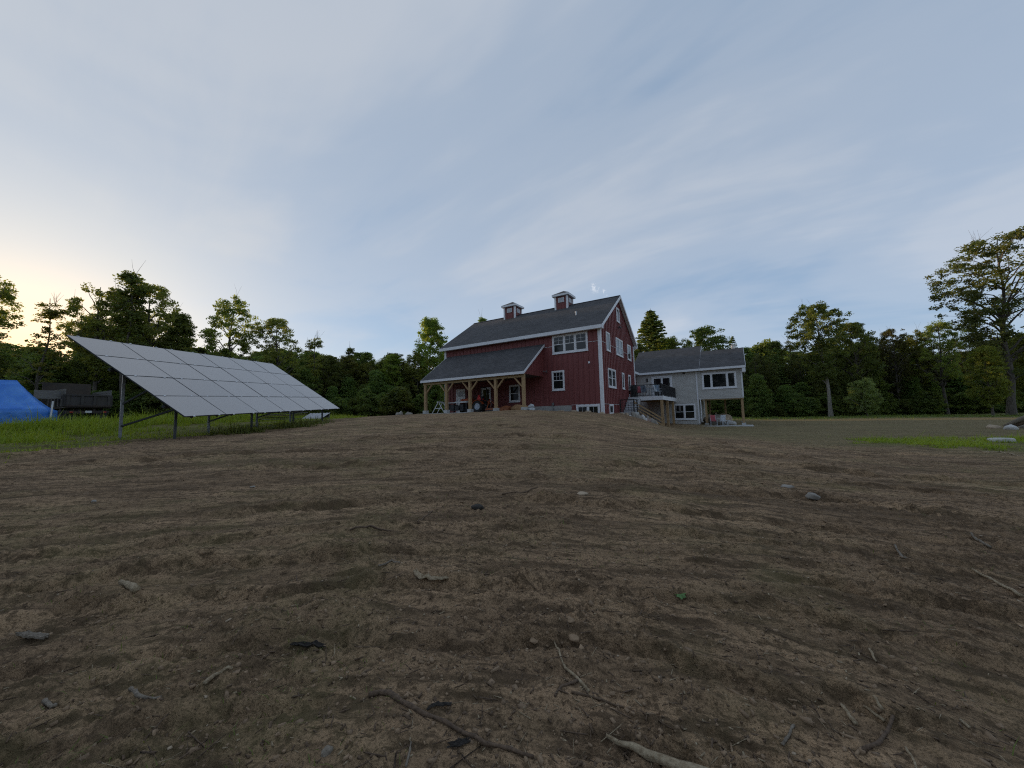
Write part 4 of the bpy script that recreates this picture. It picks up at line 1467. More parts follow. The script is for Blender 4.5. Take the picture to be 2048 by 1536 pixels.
# ------------------------------------------------------------------ tent and dump truck
def build_tent():
    x, y, z = at(98, 22.0)
    th = math.atan2(-x, y)                 # tangential heading
    g0 = sz(x, y)
    T = thing('canopy_tent', 'blue fabric canopy tent with drooping walls at the edge of the grass', 'tent', (x, y, g0), 0)
    # local frame: a runs from the right corner out to the left, b runs away
    ta = Vector((-.55, -.83, 0)).normalized() * -1
    rad = Vector((x, y, 0)).normalized()
    a = Vector((rad.y * 1, -rad.x, 0))
    if a.dot(Vector((RM[0, 0], RM[1, 0], 0))) > 0:
        a = -a
    a = (a + rad * .12).normalized(); b = Vector((-a.y, a.x, 0))
    if b.dot(rad) < 0:
        b = -b
    L, Wd = 6.0, 3.0
    ze, zp = 1.12, 2.95
    # roof: concave hip, sampled
    n, m = 28, 16
    vs = []; fs = []
    for i in range(n + 1):
        for j in range(m + 1):
            s = i / n * L; t = j / m * Wd
            e = min(s / 1.5, (L - s) / 1.5, t / 1.5, (Wd - t) / 1.5, 1.0)
            h = ze + (zp - ze) * (max(e, 0) ** 1.35)
            h += .02 * math.sin(s * 5) * math.sin(t * 4) * (1 - e) - .02 * math.sin(9 * s + 3 * t) * e * (1 - e)
            vs.append(a * s + b * t + Vector((0, 0, h)))
    for i in range(n):
        for j in range(m):
            q = i * (m + 1) + j
            fs.append((q, q + 1, q + m + 2, q + m + 1))
    roof = MB().add(vs, fs).build('canopy', 'tent_blue', T, local=True, smooth=True)
    md = roof.modifiers.new('cloth', 'SOLIDIFY'); md.thickness = .012
    # drooping walls
    for (p0, d, ln) in ((Vector((0, 0, 0)), a, L), (Vector((0, 0, 0)), b, Wd), (b * Wd, a, L), (a * L, b, Wd)):
        outn = Vector((d.y, -d.x, 0))
        vs = []; fs = []
        k = int(ln * 8)
        for i in range(k + 1):
            for j in range(6):
                f = j / 5
                wob = .045 * math.sin(i * 1.1 + j) * f + .03 * math.sin(i * .37 + 2) * f
                vs.append(p0 + d * (ln * i / k) + outn * wob + Vector((0, 0, ze - f * .98 + .04 * math.sin(i * .8) * f)))
        for i in range(k):
            for j in range(5):
                q = i * 6 + j
                fs.append((q, q + 1, q + 7, q + 6))
        w = MB().add(vs, fs).build('wall_cloth', 'tent_blue', T, local=True, smooth=True)
        md = w.modifiers.new('cloth', 'SOLIDIFY'); md.thickness = .01
    for p in (Vector((0, 0, 0)), a * L, a * L + b * Wd):
        q = p + (Vector((0, 0, 0)) - a * .06)
        MB().beam(q + Vector((0, 0, -.1)), q - a * .06 + Vector((0, 0, 1.62)), .07, .07).build('leg', 'white_vinyl', T, local=True)


build_tent()


def build_truck():
    xl, yl, _ = at(128, 27.6); xr, yr, _ = at(224, 27.6)
    cx, cy = (xl + xr) / 2, (yl + yr) / 2
    g0 = sz(cx, cy)
    rad = Vector((cx, cy, 0)).normalized()
    rz = math.atan2(rad.y, rad.x) - math.pi / 2 + math.radians(14)
    T = thing('dump_truck', 'old grey dump truck seen from behind beside the blue tent', 'truck', (cx, cy, g0 + .22), rz)
    # local: x right, y forward (away), rear at y = 0
    W = 2.35
    h0, h1 = 1.15, 2.05
    # bed floor and sides
    MB().box(-W / 2, W / 2, .0, 4.0, h0 - .12, h0).build('bed_floor', 'rust_dark', T, local=True)
    for s in (-1, 1):
        sd = MB().box(s * W / 2 - .05, s * W / 2 + .05, .03, 4.0, h0 + .001, h1).build('bed_side', 'truck_grey', T, local=True)
        for k in range(6):
            yy = .1 + k * .75
            MB().box(s * (W / 2 + .051), s * (W / 2 + .13), yy, yy + .12, h0 + .02, h1 - .02).build('rib', 'truck_grey', sd, local=True)
        # grey side boards above
        for k in range(2):
            MB().box(s * W / 2 - .03, s * W / 2 + .03, .05, 3.9, h1 + .002 + k * .2, h1 + .19 + k * .2).build('side_board', 'old_board', sd, local=True)
    tg = MB().box(-W / 2 + .06, W / 2 - .06, -.06, .0, h0 + .02, h1 - .02).build('tailgate', 'truck_grey', T, local=True)
    for x0 in (-W / 2 + .06, -.42, .22, W / 2 - .2):
        MB().box(x0, x0 + .14, -.13, -.061, h0 + .1, h1 - .12).build('rib', 'truck_grey', tg, local=True)
    MB().box(-W / 2 + .02, W / 2 - .02, -.15, -.062, h1 - .11, h1 + .0).build('rib', 'truck_grey', tg, local=True)
    MB().box(-W / 2 + .02, W / 2 - .02, -.15, -.062, h0 - .02, h0 + .09).build('rib', 'rust_dark', tg, local=True)
    # loose boards leaning out on the left
    MB().box(-W / 2 - 1.35, -W / 2 - .1, .4, .46, 1.7, 2.3).build('wing_board', 'old_board', T, local=True)
    # cab shield and cab
    MB().box(-W / 2 - .3, W / 2 - .1, 4.0, 4.1, h0, 3.15).box(-W / 2 - .3, W / 2 - .1, 4.1, 5.1, 3.07, 3.15).build('cab_shield', 'rust_dark', T, local=True)
    cab = MB().prism([(4.3, .9), (6.9, .9), (6.9, 1.75), (5.6, 1.85), (5.3, 2.7), (4.3, 2.75)], 'x', -1.05, 1.05).build('cab', 'truck_grey', T, local=True, bevel=.05)
    MB().box(-.8, .8, 4.27, 4.299, 2.0, 2.5).build('rear_window', 'window_glass', cab, local=True)
    MB().box(-.45, -.3, .2, 6.6, .72, .95).box(.3, .45, .2, 6.6, .72, .95).build('chassis_rails', 'rust_dark', T, local=True)
    MB().box(-1.1, 1.1, -.1, .1, .62, .82).build('rear_bumper', 'rust_dark', T, local=True)
    MB().box(-.17, .17, -.13, -.101, .66, .82).build('number_plate', 'plate_white', T, local=True)
    for s in (-1, 1):
        MB().box(s * .85 - .09, s * .85 + .09, -.14, -.101, .67, .77).build('tail_lamp', 'red_lens', T, local=True)
        MB().box(s * .8 - .32, s * .8 + .32, .35, .38, .22, .85).build('mud_flap', 'crate_dark', T, local=True)
        for yy, dbl in ((1.3, True), (5.9, False)):
            for q in ((0, .3) if dbl else (0,)):
                x = s * (1.0 - q)
                w = MB().lathe([(.28, -.12), (.44, -.12), (.48, -.08), (.48, .08), (.44, .12), (.28, .12)], (x, yy, .48), 'x', 24, caps=False).build('wheel', 'rubber', T, local=True)
                MB().lathe([(.285, s * .1), (.24, s * .02), (.1, s * .06), (.08, s * .12)], (x, yy, .48), 'x', 18).build('rim', 'truck_grey', w, local=True)


build_truck()


# log and board pile behind the array, and a sheet of tin
def build_pile():
    x, y, _ = at(565, 27.0)
    g0 = sz(x, y)
    labs = ['weathered board lying across the top of the lumber pile', 'board at the front of the lumber pile behind the panels', 'long grey board low in the lumber pile', 'short dark board at the left end of the lumber pile',
            'board sticking out to the right of the lumber pile', 'dark round log at the base of the lumber pile', 'split log leaning on the back of the lumber pile', 'thin pole lying over the lumber pile']
    for i in range(8):
        a = random.uniform(-.25, .25) + .6
        L = random.uniform(2.2, 3.6)
        ox, oy = x + random.uniform(-.9, .9) * math.cos(.6), y + random.uniform(-.9, .9) * .5
        zz = g0 + .12 + .13 * i
        d = Vector((math.cos(a), math.sin(a), random.uniform(-.05, .05))) * L / 2
        c = Vector((ox, oy, zz))
        m = MB()
        if i < 5:
            m.beam(c - d, c + d, .24, .06)
        else:
            m.tube([c - d, c + d * .2 + Vector((0, 0, .03)), c + d], [.1, .09, .07], 8)
        o = m.build('board' if i < 5 else 'log', ['old_board', 'grey_wood', 'dead_wood'][i % 3])
        tag(o, labs[i], 'board' if i < 5 else 'log', 'lumber pile behind the solar array')
    x, y, _ = at(632, 28.5)
    g0 = sz(x, y)
    s = thing('tin_sheet', 'pale grey metal sheet propped low at the end of the array', 'sheet', (x, y, g0), math.radians(20))
    me = MB()
    n = 24
    vs = []; fs = []
    for i in range(n + 1):
        u = -.9 + 1.8 * i / n
        for (yy, zz) in ((-.6, .0), (.5, .5)):
            vs.append((u, yy, zz + .02 * math.cos(i * 1.6)))
    for i in range(n):
        fs.append((2 * i, 2 * i + 1, 2 * i + 3, 2 * i + 2))
    o = me.add(vs, fs).build('sheet', 'tin_sheet', s, local=True)
    md = o.modifiers.new('t', 'SOLIDIFY'); md.thickness = .01
    MB().box(-.8, .8, .48, .55, 0, .46).build('prop_board', 'old_board', s, local=True)


build_pile()

# ------------------------------------------------------------------ things lying on the ground
def hit(px, py):
    """where the sight line through an image point meets the ground"""
    v = ray_px(px, py); v = v / np.linalg.norm(v)
    ts = np.geomspace(1.0, 200, 4000)
    P = CAM[None] + v[None] * ts[:, None]
    z = ground_z(P[:, 0], P[:, 1])
    k = np.argmax(P[:, 2] < z)
    return P[k]


def px_size(p):
    """metres per photo pixel at a point"""
    d = (np.array(p) - CAM) @ FWD
    return d / FPX


def stick(pix, r0, r1, mat, name, label, cat='stick', lift=.5, wob=.3, group='sticks strewn over the soil', n=7, side=None):
    """a tapering stick lying along image points"""
    P = [hit(*p) for p in pix]
    # resample
    P = np.array(P)
    seg = np.linalg.norm(np.diff(P[:, :2], axis=0), axis=1); L = np.concatenate([[0], np.cumsum(seg)])
    N = max(8, int(L[-1] / .05) if L[-1] < 2 else 24)
    N = min(N, 26)
    t = np.linspace(0, L[-1], N)
    x = np.interp(t, L, P[:, 0]); y = np.interp(t, L, P[:, 1])
    rad = np.interp(t, [0, L[-1]], [r0, r1])
    rs = np.random.default_rng(abs(hash(label)) % 99999 if False else len(label) * 37 + int(pix[0][0]))
    x = x + rs.normal(0, .35 * wob, N) * rad; y = y + rs.normal(0, .35 * wob, N) * rad
    zg = ground_z(x, y)
    z = np.maximum(zg, np.convolve(np.pad(zg, 3, 'edge'), np.ones(7) / 7, 'valid')) + rad * lift
    rad = rad * (1 + rs.uniform(-.18, .18, N))
    o = thing_mesh(name, list(zip(x, y, z)), rad, mat, n)
    tag(o, label, cat, group)
    return o


def bark_plate(pix, width, mat, label, curl=.6, thick=.012):
    """a curled, splintered plate of bark lying along image points"""
    P = np.array([hit(*q) for q in pix])
    L = np.concatenate([[0], np.cumsum(np.linalg.norm(np.diff(P[:, :2], axis=0), axis=1))])
    n, m = 16, 7
    t = np.linspace(0, L[-1], n)
    x = np.interp(t, L, P[:, 0]); y = np.interp(t, L, P[:, 1])
    rs = np.random.default_rng(int(pix[0][0]))
    dx = np.gradient(x); dy = np.gradient(y); ll = np.hypot(dx, dy); nx, ny = -dy / ll, dx / ll
    zg = ground_z(x, y); zg = np.maximum(zg, zg.mean())
    top = []; w = width * (.55 + .45 * np.sin(np.linspace(.25, 2.9, n))) * (1 + rs.uniform(-.2, .2, n))
    for i in range(n):
        for j in range(m):
            s = (j / (m - 1) - .5) * 2
            jx = rs.normal(0, .05 * width); e = (i in (0, n - 1)) * rs.uniform(-.5, .5) * width
            ux, uy = dx[i] / ll[i], dy[i] / ll[i]
            top.append((x[i] + nx[i] * s * w[i] / 2 + ux * (jx + e), y[i] + ny[i] * s * w[i] / 2 + uy * (jx + e), zg[i] + thick + curl * w[i] * .5 * s * s + rs.normal(0, .002)))
    fs = [(i * m + j, (i + 1) * m + j, (i + 1) * m + j + 1, i * m + j + 1) for i in range(n - 1) for j in range(m - 1)]
    c = top[0]
    me = MB().add(top, fs).mesh('bark_chunk', mat, c)
    o = bpy.data.objects.new('bark_chunk', me); COL.objects.link(o); o.location = c
    md = o.modifiers.new('t', 'SOLIDIFY'); md.thickness = thick
    tag(o, label, 'bark', 'bark chunks on the soil')
    return o


def thing_mesh(name, pts, rad, mat, n=7):
    c = pts[0]
    m = MB().tube(pts, list(rad), n)
    rs = np.random.default_rng(int(abs(c[0] * 1000)) + len(pts))
    nv = len(m.v) // n
    for i in range(nv):                            # knots and splits: every ring is out of round
        q = np.array(pts[i]); sc = 1 + rs.uniform(-.2, .2, n)
        for k in range(n):
            v = np.array(m.v[i * n + k])
            m.v[i * n + k] = tuple(q + (v - q) * sc[k])
    me = m.mesh(name, mat, c, True)
    o = bpy.data.objects.new(name, me); COL.objects.link(o); o.location = c
    return o


def debris():
    stick([(738, 1392), (770, 1388), (830, 1420), (900, 1452), (965, 1490), (1010, 1500), (1068, 1516)], .012, .007, 'root_brown', 'branch', 'long dark brown crooked branch lying in the foreground', 'branch')
    stick([(1109, 1287), (1125, 1330), (1150, 1358), (1178, 1386)], .005, .008, 'pale_wood', 'stick', 'pale straight stick pointing away in the middle foreground')
    stick([(1156, 1362), (1122, 1375), (1110, 1395)], .007, .006, 'root_brown', 'stick', 'short dark curved twig touching the pale foreground stick')
    stick([(1142, 1386), (1190, 1398), (1222, 1412), (1248, 1420)], .008, .005, 'dead_wood', 'stick', 'dark stick below the end of the pale foreground stick')
    stick([(1212, 1474), (1250, 1502), (1320, 1530), (1420, 1560)], .008, .028, 'pale_wood', 'root_stump', 'thick pale tapering root at the bottom edge of the picture', 'root', lift=.3)
    bark_plate([(830, 1146), (842, 1164), (868, 1173), (894, 1162)], .055, 'pale_wood', 'curved pale chunk of bark left of centre in the foreground', .35)
    stick([(243, 1168), (258, 1177), (270, 1188)], .022, .028, 'pale_wood', 'log_piece', 'short grey log piece on the left soil', 'log', lift=.7)
    stick([(1722, 1503), (1755, 1490), (1776, 1462), (1786, 1436)], .009, .007, 'root_brown', 'root', 'curved reddish root at the lower right', 'root')
    stick([(1565, 1494), (1578, 1475), (1588, 1452)], .007, .005, 'grey_wood', 'stick', 'short greenish grey stick at the lower right')
    stick([(1684, 1414), (1700, 1435), (1712, 1452)], .007, .010, 'pale_wood', 'splinter', 'pale wood splinter left of the pair near the reddish root')
    stick([(1728, 1415), (1750, 1432), (1770, 1448)], .006, .008, 'pale_wood', 'splinter', 'pale wood splinter right of the pair near the reddish root')
    stick([(1748, 1394), (1756, 1410), (1765, 1424)], .006, .009, 'pale_wood', 'splinter', 'whitish upright-looking splinter above the reddish root')
    stick([(1739, 1300), (1746, 1313), (1752, 1325)], .006, .006, 'pale_wood', 'splinter', 'small pale splinter alone on the right soil')
    stick([(1944, 1139), (1975, 1158), (2010, 1175), (2044, 1196)], .009, .012, 'pale_wood', 'stick', 'long pale stick at the right edge')
    stick([(1942, 1068), (1960, 1083), (1982, 1100)], .010, .014, 'grey_wood', 'stick', 'pale stick above the long one at the right edge')
    stick([(1790, 1090), (1798, 1108), (1812, 1118)], .010, .012, 'grey_wood', 'root', 'small forked root on the right soil', 'root')
    stick([(408, 1371), (430, 1357), (464, 1341)], .012, .008, 'pale_wood', 'stick', 'broken tan stick at the lower left')
    stick([(262, 1382), (275, 1391), (320, 1397)], .010, .006, 'grey_wood', 'stick', 'bent grey stick at the lower left')
    bark_plate([(583, 1297), (602, 1293), (618, 1296), (648, 1300)], .035, 'black_bark', 'curled blackish strip of bark on the left soil', .9, .006)
    bark_plate([(36, 1274), (66, 1277), (94, 1283)], .05, 'grey_wood', 'flat grey bark slab near the left edge', .2)
    stick([(88, 1405), (110, 1413)], .012, .010, 'grey_wood', 'stick', 'stubby grey stick at the lower left edge')
    stick([(700, 1062), (740, 1052), (782, 1062)], .013, .007, 'root_brown', 'stick', 'thin forked twig left of centre on the far soil')
    stick([(836, 1050), (848, 1035), (866, 1022)], .010, .008, 'dead_wood', 'stick', 'thin brown twig in the middle of the soil')
    stick([(1005, 990), (1030, 985), (1075, 975)], .014, .01, 'dead_wood', 'stick', 'thin twig in front of the barn corner')
    stick([(757, 1133), (785, 1122), (800, 1126)], .010, .008, 'grey_wood', 'stick', 'small pale twig above the bark chunk')
    stick([(1960, 903), (2000, 903), (2048, 912)], .02, .02, 'pale_wood', 'stick', 'dry pale stalk in the grass patch at the right edge')
    bark_plate([(856, 1422), (872, 1413), (899, 1415)], .022, 'black_bark', 'small black bark bit above the long crooked branch', .5, .006)
    bark_plate([(898, 1494), (920, 1489), (940, 1482)], .024, 'black_bark', 'small black bark bit below the long crooked branch', .5, .006)
    stick([(812, 1536), (818, 1510), (822, 1485)], .006, .004, 'grey_wood', 'stick', 'thin arching twig at the bottom left of the long branch')
    stick([(1812, 1500), (1830, 1530), (1836, 1545)], .006, .004, 'pale_wood', 'stick', 'thin pale twig at the bottom right corner')
    st = [(1625, 988, 13, 9, 'stone_grey', 'rounded pale stone half sunk in the right soil'), (1574, 971, 16, 4, 'stone_grey', 'flat stone behind the rounded one on the right soil'),
          (1247, 1094, 9, 6, 'stone_soil', 'small muddy stone in the middle soil'), (1148, 1272, 13, 6, 'stone_soil', 'flat muddy stone above the pale foreground stick'),
          (1067, 1277, 11, 6, 'stone_soil', 'flat muddy stone left of the foreground stick'), (655, 1495, 14, 13, 'grey_wood', 'pale stone with a dark hollow at the bottom left'),
          (188, 1001, 6, 4, 'stone_grey', 'small pale stone on the far left soil'), (505, 972, 6, 3, 'stone_grey', 'tiny pale stone in front of the solar array'),
          (1165, 985, 14, 5, 'stone_tan', 'straw-coloured clump in front of the house'), (1140, 1236, 10, 6, 'stone_soil', 'muddy stone above the flat pair in the middle')]
    for i, (px, py, w, h, mat, lab) in enumerate(st):
        p = hit(px, py + h * .5); s = px_size(p)
        lumpy('stone', mat, lab, 'stone', p[0], p[1], p[2] - h * s * .55, w * s * .9, w * s * .8, h * s * 1.35, 300 + i, 'stones in the soil', rz=i)
    # the dark clod and the green leaf
    p = hit(955, 1014); s = px_size(p)
    lumpy('clod', 'black_bark', 'dark clod of earth in the middle of the field', 'clod', p[0], p[1], p[2] - .02, 15 * s, 10 * s, 8 * s, 400)
    p = hit(1362, 1197); s = px_size(p) * .8
    pts = []
    for k in range(14):
        a = 2 * math.pi * k / 14
        r = (1.0 if k % 2 == 0 else .62)
        pts.append((math.cos(a) * 15 * s * r, math.sin(a) * 11 * s * r, .02 + .012 * math.cos(2 * a)))
    m = MB().add(pts + [(0, 0, .03)], [(k, (k + 1) % 14, 14) for k in range(14)])
    o = m.build('leaf', 'fresh_leaf', None)
    md = o.modifiers.new('t', 'SOLIDIFY'); md.thickness = .003
    o.location = (p[0], p[1], p[2] + .005); o.rotation_euler = (.15, -.1, .6)
    tag(o, 'single fresh green leaf lying on the bare soil', 'leaf')
    # rocks at the right edge round a fire pit
    rk = [(1988, 856, 16, 10, 'stone_tan', 'tan boulder at the left of the fire ring'), (2022, 858, 17, 13, 'stone_white', 'whitish boulder in front of the driftwood logs'), (2052, 856, 15, 11, 'stone_grey', 'grey boulder at the picture edge by the driftwood'),
          (2042, 850, 10, 7, 'stone_grey', 'grey boulder behind the whitish one at the fire ring'), (2065, 852, 14, 11, 'stone_rose', 'rose boulder beyond the right edge of the fire ring')]
    for i, (px, py, w, h, mat, lab) in enumerate(rk):
        p = hit(px, py); s = px_size(p)
        lumpy('boulder', mat, lab, 'boulder', p[0], p[1], p[2] - .1, w * s * .62, w * s * .55, h * s * 1.15, 420 + i, 'boulders round the fire ring', rz=i * 1.3)
    p = hit(2007, 882); s = px_size(p)
    lumpy('boulder', 'stone_white', 'broad flat white boulder in the green grass patch', 'boulder', p[0], p[1], p[2] - .06, 29 * s * .74, 20 * s * .7, 19 * s, 440, flat=.22)
    a = np.array(hit(2030, 857))
    for i, (dx, dy, dz, lab) in enumerate(((1.5, -.35, .95, 'upper dark driftwood log leaning out of the fire ring'), (1.6, -.2, .65, 'lower dark driftwood log leaning on the fire ring boulders'))):
        p0 = Vector((a[0] - .35 + i * .25, a[1] + .1, a[2] + .1)); p1 = p0 + Vector((dx, dy, dz))
        o = thing_mesh('driftwood_log', [p0, p0.lerp(p1, .35) + Vector((0, 0, .07)), p0.lerp(p1, .7) + Vector((0, 0, .05)), p1], [.09, .12, .13, .11], 'grey_wood' if i == 0 else 'dead_wood', 9)
        tag(o, lab, 'log', 'driftwood logs at the fire ring')
    # riprap on the bank below the stair landing
    rs = np.random.default_rng(55)
    spots = []
    zx = lambda x, y: (1230 + x / 10.78, 740 + y / 10.78)
    raw = [(250, 950, 70, 45, 't'), (380, 930, 80, 60, 'g'), (330, 985, 60, 40, 'w'), (450, 960, 80, 60, 'g'), (430, 1020, 70, 55, 't'), (520, 990, 75, 55, 'g'), (480, 1080, 55, 45, 't'),
           (560, 1050, 80, 60, 'g'), (600, 1000, 70, 45, 'w'), (640, 1105, 85, 60, 'w'), (690, 1060, 75, 60, 'r'), (700, 1010, 60, 40, 'g'), (740, 1130, 80, 70, 'r'), (790, 1080, 85, 70, 'g'), (660, 1165, 90, 40, 'w'),
           (850, 1140, 80, 75, 'g'), (880, 1200, 70, 45, 'g'), (160, 935, 60, 30, 't'), (560, 1130, 60, 30, 't')]
    words = {'t': ('stone_tan', 'tan'), 'g': ('stone_grey', 'grey'), 'w': ('stone_white', 'white'), 'r': ('stone_rose', 'rosy brown')}
    for i, (x, y, w, h, c) in enumerate(raw):
        q = zx(x, y)
        v = ray_px(*q)
        # the bank lies about 29.5 m out here
        yy = 28.2 + (x - 160) / 720 * 1.6
        p = CAM + v * (yy / v[1]); s = px_size(p)
        g_ = gz(p[0], p[1])
        hh = max(h / 10.78 * s * 1.3, p[2] + h / 10.78 * s * .5 - (g_ - .12))
        lumpy('bank_rock', words[c][0], words[c][1] + ' rock heaped on the bank below the entry stair', 'rock', p[0], p[1], g_ - .12, w / 10.78 * s * .82, w / 10.78 * s * .68, hh * 1.08, 500 + i, words[c][1] + ' rocks on the bank below the stair', rz=rs.uniform(0, 6))
    # tan boulders behind the patio
    for i, (px, py, d, w, h, m, lab) in enumerate(((1446, 846, 36.5, 1.1, .95, 'stone_tan', 'large tan boulder at the back of the sunroom patio'), (1430, 848, 36.0, .8, .95, 'stone_grey', 'grey boulder behind the pink patio chair'), (1461, 850, 35.4, .5, .45, 'stone_white', 'small pale boulder at the end of the patio rock row'),
                                                   (1420, 846, 37.0, .7, .9, 'stone_tan', 'tan boulder left of the grey one behind the patio chairs'))):
        x, y, _ = at(px, d)
        lumpy('boulder', m, lab, 'boulder', x, y, sz(x, y) - .05, w, w * .8, h + .05, 600 + i)
    # small rubble at the barn corner and left end of the porch
    for i in range(5):
        x, y = -23.6 - i * .45, 21.6 + .25 * math.sin(i * 2)
        lumpy('rubble_stone', 'stone_grey', 'pale rubble stone left of the porch', 'stone', x, y, sz(x, y) - .08, .28, .22, .32 + .07 * (i % 3), 700 + i, 'rubble stones left of the porch')
    for i in range(12):
        x, y = -14.0 + i * .52 + .2 * math.sin(i * 3), 24.85 - .12 * math.sin(i)
        lumpy('rubble_stone', 'stone_tan', 'small tan rubble stone along the barn foundation', 'stone', x, y, sz(x, y) - .06, .13 + .05 * (i % 3), .12, .16, 720 + i, 'rubble stones along the barn foundation')


debris()


# ------------------------------------------------------------------ strewn litter, grass
def scatter_mesh(name, mat, verts, faces, kind='stuff', label=None, cat=None):
    me = bpy.data.meshes.new(name)
    V = np.asarray(verts, np.float32); Fc = np.asarray(faces, np.int32)
    me.vertices.add(len(V)); me.vertices.foreach_set('co', V.ravel())
    me.loops.add(Fc.size); me.loops.foreach_set('vertex_index', Fc.ravel())
    me.polygons.add(len(Fc)); me.polygons.foreach_set('loop_start', (np.arange(len(Fc)) * Fc.shape[1]).astype(np.int32))
    me.update(calc_edges=True)
    me.materials.append(MATS[mat])
    o = bpy.data.objects.new(name, me); COL.objects.link(o)
    tag(o, label, cat, kind=kind)
    return o


def fan_points(n, rmin, rmax, rs, power=1.0):
    """random ground points, denser towards the viewer"""
    u = rs.uniform(0, 1, n)
    r = rmin * (rmax / rmin) ** (u ** power)
    c = math.atan2(FWD[1], FWD[0])
    a = c + rs.uniform(-1.15, 1.15, n)
    return r * np.cos(a), r * np.sin(a)


BOX_V = np.array([(-1, -1, -1), (1, -1, -1), (1, 1, -1), (-1, 1, -1), (-1, -1, 1), (1, -1, 1), (1, 1, 1), (-1, 1, 1)], float)
BOX_F = np.array([(0, 3, 2, 1), (4, 5, 6, 7), (0, 1, 5, 4), (1, 2, 6, 5), (2, 3, 7, 6), (3, 0, 4, 7)])


def litter(name, mat, n, size, rs, rmin, rmax, label, cat, lift=.3, power=1.0, bury=.0):
    x, y = fan_points(n, rmin, rmax, rs, power)
    keep = (grass_mask(x, y) < .4) & ~((x > -23) & (x < -7) & (y > 21.4)) & ~((x < 2) & (x > -9) & (y > 28))
    x, y = x[keep], y[keep]; n = len(x)
    z = ground_z(x, y)
    L = size[0] * np.exp(rs.normal(0, .45, n)); W = size[1] * np.exp(rs.normal(0, .35, n)); T = size[2] * np.exp(rs.normal(0, .3, n))
    B = np.repeat(BOX_V[None], n, 0)
    tap = rs.uniform(.25, 1.0, n)
    B[:, [1, 2, 5, 6], 1] *= tap[:, None]
    B[:, :, 0] += rs.uniform(-.25, .25, (n, 8)); B[:, :, 1] += rs.uniform(-.3, .3, (n, 8))
    B *= np.stack([L, W, T], -1)[:, None, :]
    a = rs.uniform(0, 2 * np.pi, n); ti = rs.normal(0, .18, n); ro = rs.normal(0, .35, n)
    # roll, tilt, yaw
    yv = B[..., 1] * np.cos(ro)[:, None] - B[..., 2] * np.sin(ro)[:, None]; zv = B[..., 1] * np.sin(ro)[:, None] + B[..., 2] * np.cos(ro)[:, None]
    xv = B[..., 0] * np.cos(ti)[:, None] - zv * np.sin(ti)[:, None]; zv = B[..., 0] * np.sin(ti)[:, None] + zv * np.cos(ti)[:, None]
    X = xv * np.cos(a)[:, None] - yv * np.sin(a)[:, None] + x[:, None]; Y = xv * np.sin(a)[:, None] + yv * np.cos(a)[:, None] + y[:, None]
    Z = zv + (z + T * lift - bury * T)[:, None]
    V = np.stack([X, Y, Z], -1).reshape(-1, 3)
    F_ = (BOX_F[None] + (np.arange(n) * 8)[:, None, None]).reshape(-1, 4)
    return scatter_mesh(name, mat, V, F_, label=label, cat=cat)


rs_ = np.random.default_rng(91)
litter('wood_chips', 'pale_wood', 2100, (.008, .003, .002), rs_, 1.2, 24, 'pale wood chips strewn over the soil', 'wood chips')
litter('dark_chips', 'dead_wood', 4200, (.011, .004, .003), rs_, 1.2, 24, 'dark bark chips strewn over the soil', 'bark chips')
litter('twigs', 'root_brown', 2600, (.035, .0018, .0018), rs_, 1.2, 26, 'fine brown twigs and rootlets over the soil', 'twigs')
litter('straw', 'pale_wood', 1100, (.032, .0013, .0013), rs_, 1.2, 22, 'bits of pale straw over the soil', 'straw')
litter('pebbles', 'stone_soil', 2600, (.0055, .005, .004), rs_, 1.2, 26, 'muddy pebbles in the soil', 'pebbles', lift=.2)
litter('clods', 'stone_soil', 1500, (.010, .009, .007), rs_, 1.4, 20, 'small clods of soil', 'clods', lift=.0)
litter('light_pebbles', 'stone_tan', 260, (.006, .005, .004), rs_, 2.0, 26, 'pale pebbles in the soil', 'pebbles', lift=.2)


def grass(name, mat, pts, h, hv, w, rs, label, cat='grass', blades=5, spread=.12, lean=.5):
    """tufts of bent blades, two quads to a blade"""
    n = len(pts) * blades
    base = np.repeat(pts, blades, 0)
    hh = np.repeat(h if hasattr(h, '__len__') else np.full(len(pts), h), blades) * np.exp(rs.normal(0, hv, n))
    bx = base[:, 0] + rs.normal(0, spread, n); by = base[:, 1] + rs.normal(0, spread, n)
    bz = smooth_z(bx, by) + detail_z(bx, by) - .02
    a = rs.uniform(0, 2 * np.pi, n); ln = np.abs(rs.normal(0, lean, n)) * hh
    dx, dy = np.cos(a), np.sin(a); wx, wy = -dy * w, dx * w
    V = np.zeros((n, 5, 3))
    V[:, 0] = np.stack([bx - wx, by - wy, bz], -1); V[:, 1] = np.stack([bx + wx, by + wy, bz], -1)
    V[:, 2] = np.stack([bx + dx * ln * .35 + wx * .8, by + dy * ln * .35 + wy * .8, bz + hh * .6], -1)
    V[:, 3] = np.stack([bx + dx * ln * .35 - wx * .8, by + dy * ln * .35 - wy * .8, bz + hh * .6], -1)
    V[:, 4] = np.stack([bx + dx * ln, by + dy * ln, bz + hh * .95], -1)
    i = (np.arange(n) * 5)[:, None]
    F_ = np.concatenate([i + np.array([[0, 1, 2]]), i + np.array([[0, 2, 3]]), i + np.array([[3, 2, 4]])], 0)
    return scatter_mesh(name, mat, V.reshape(-1, 3), F_, label=label, cat=cat)


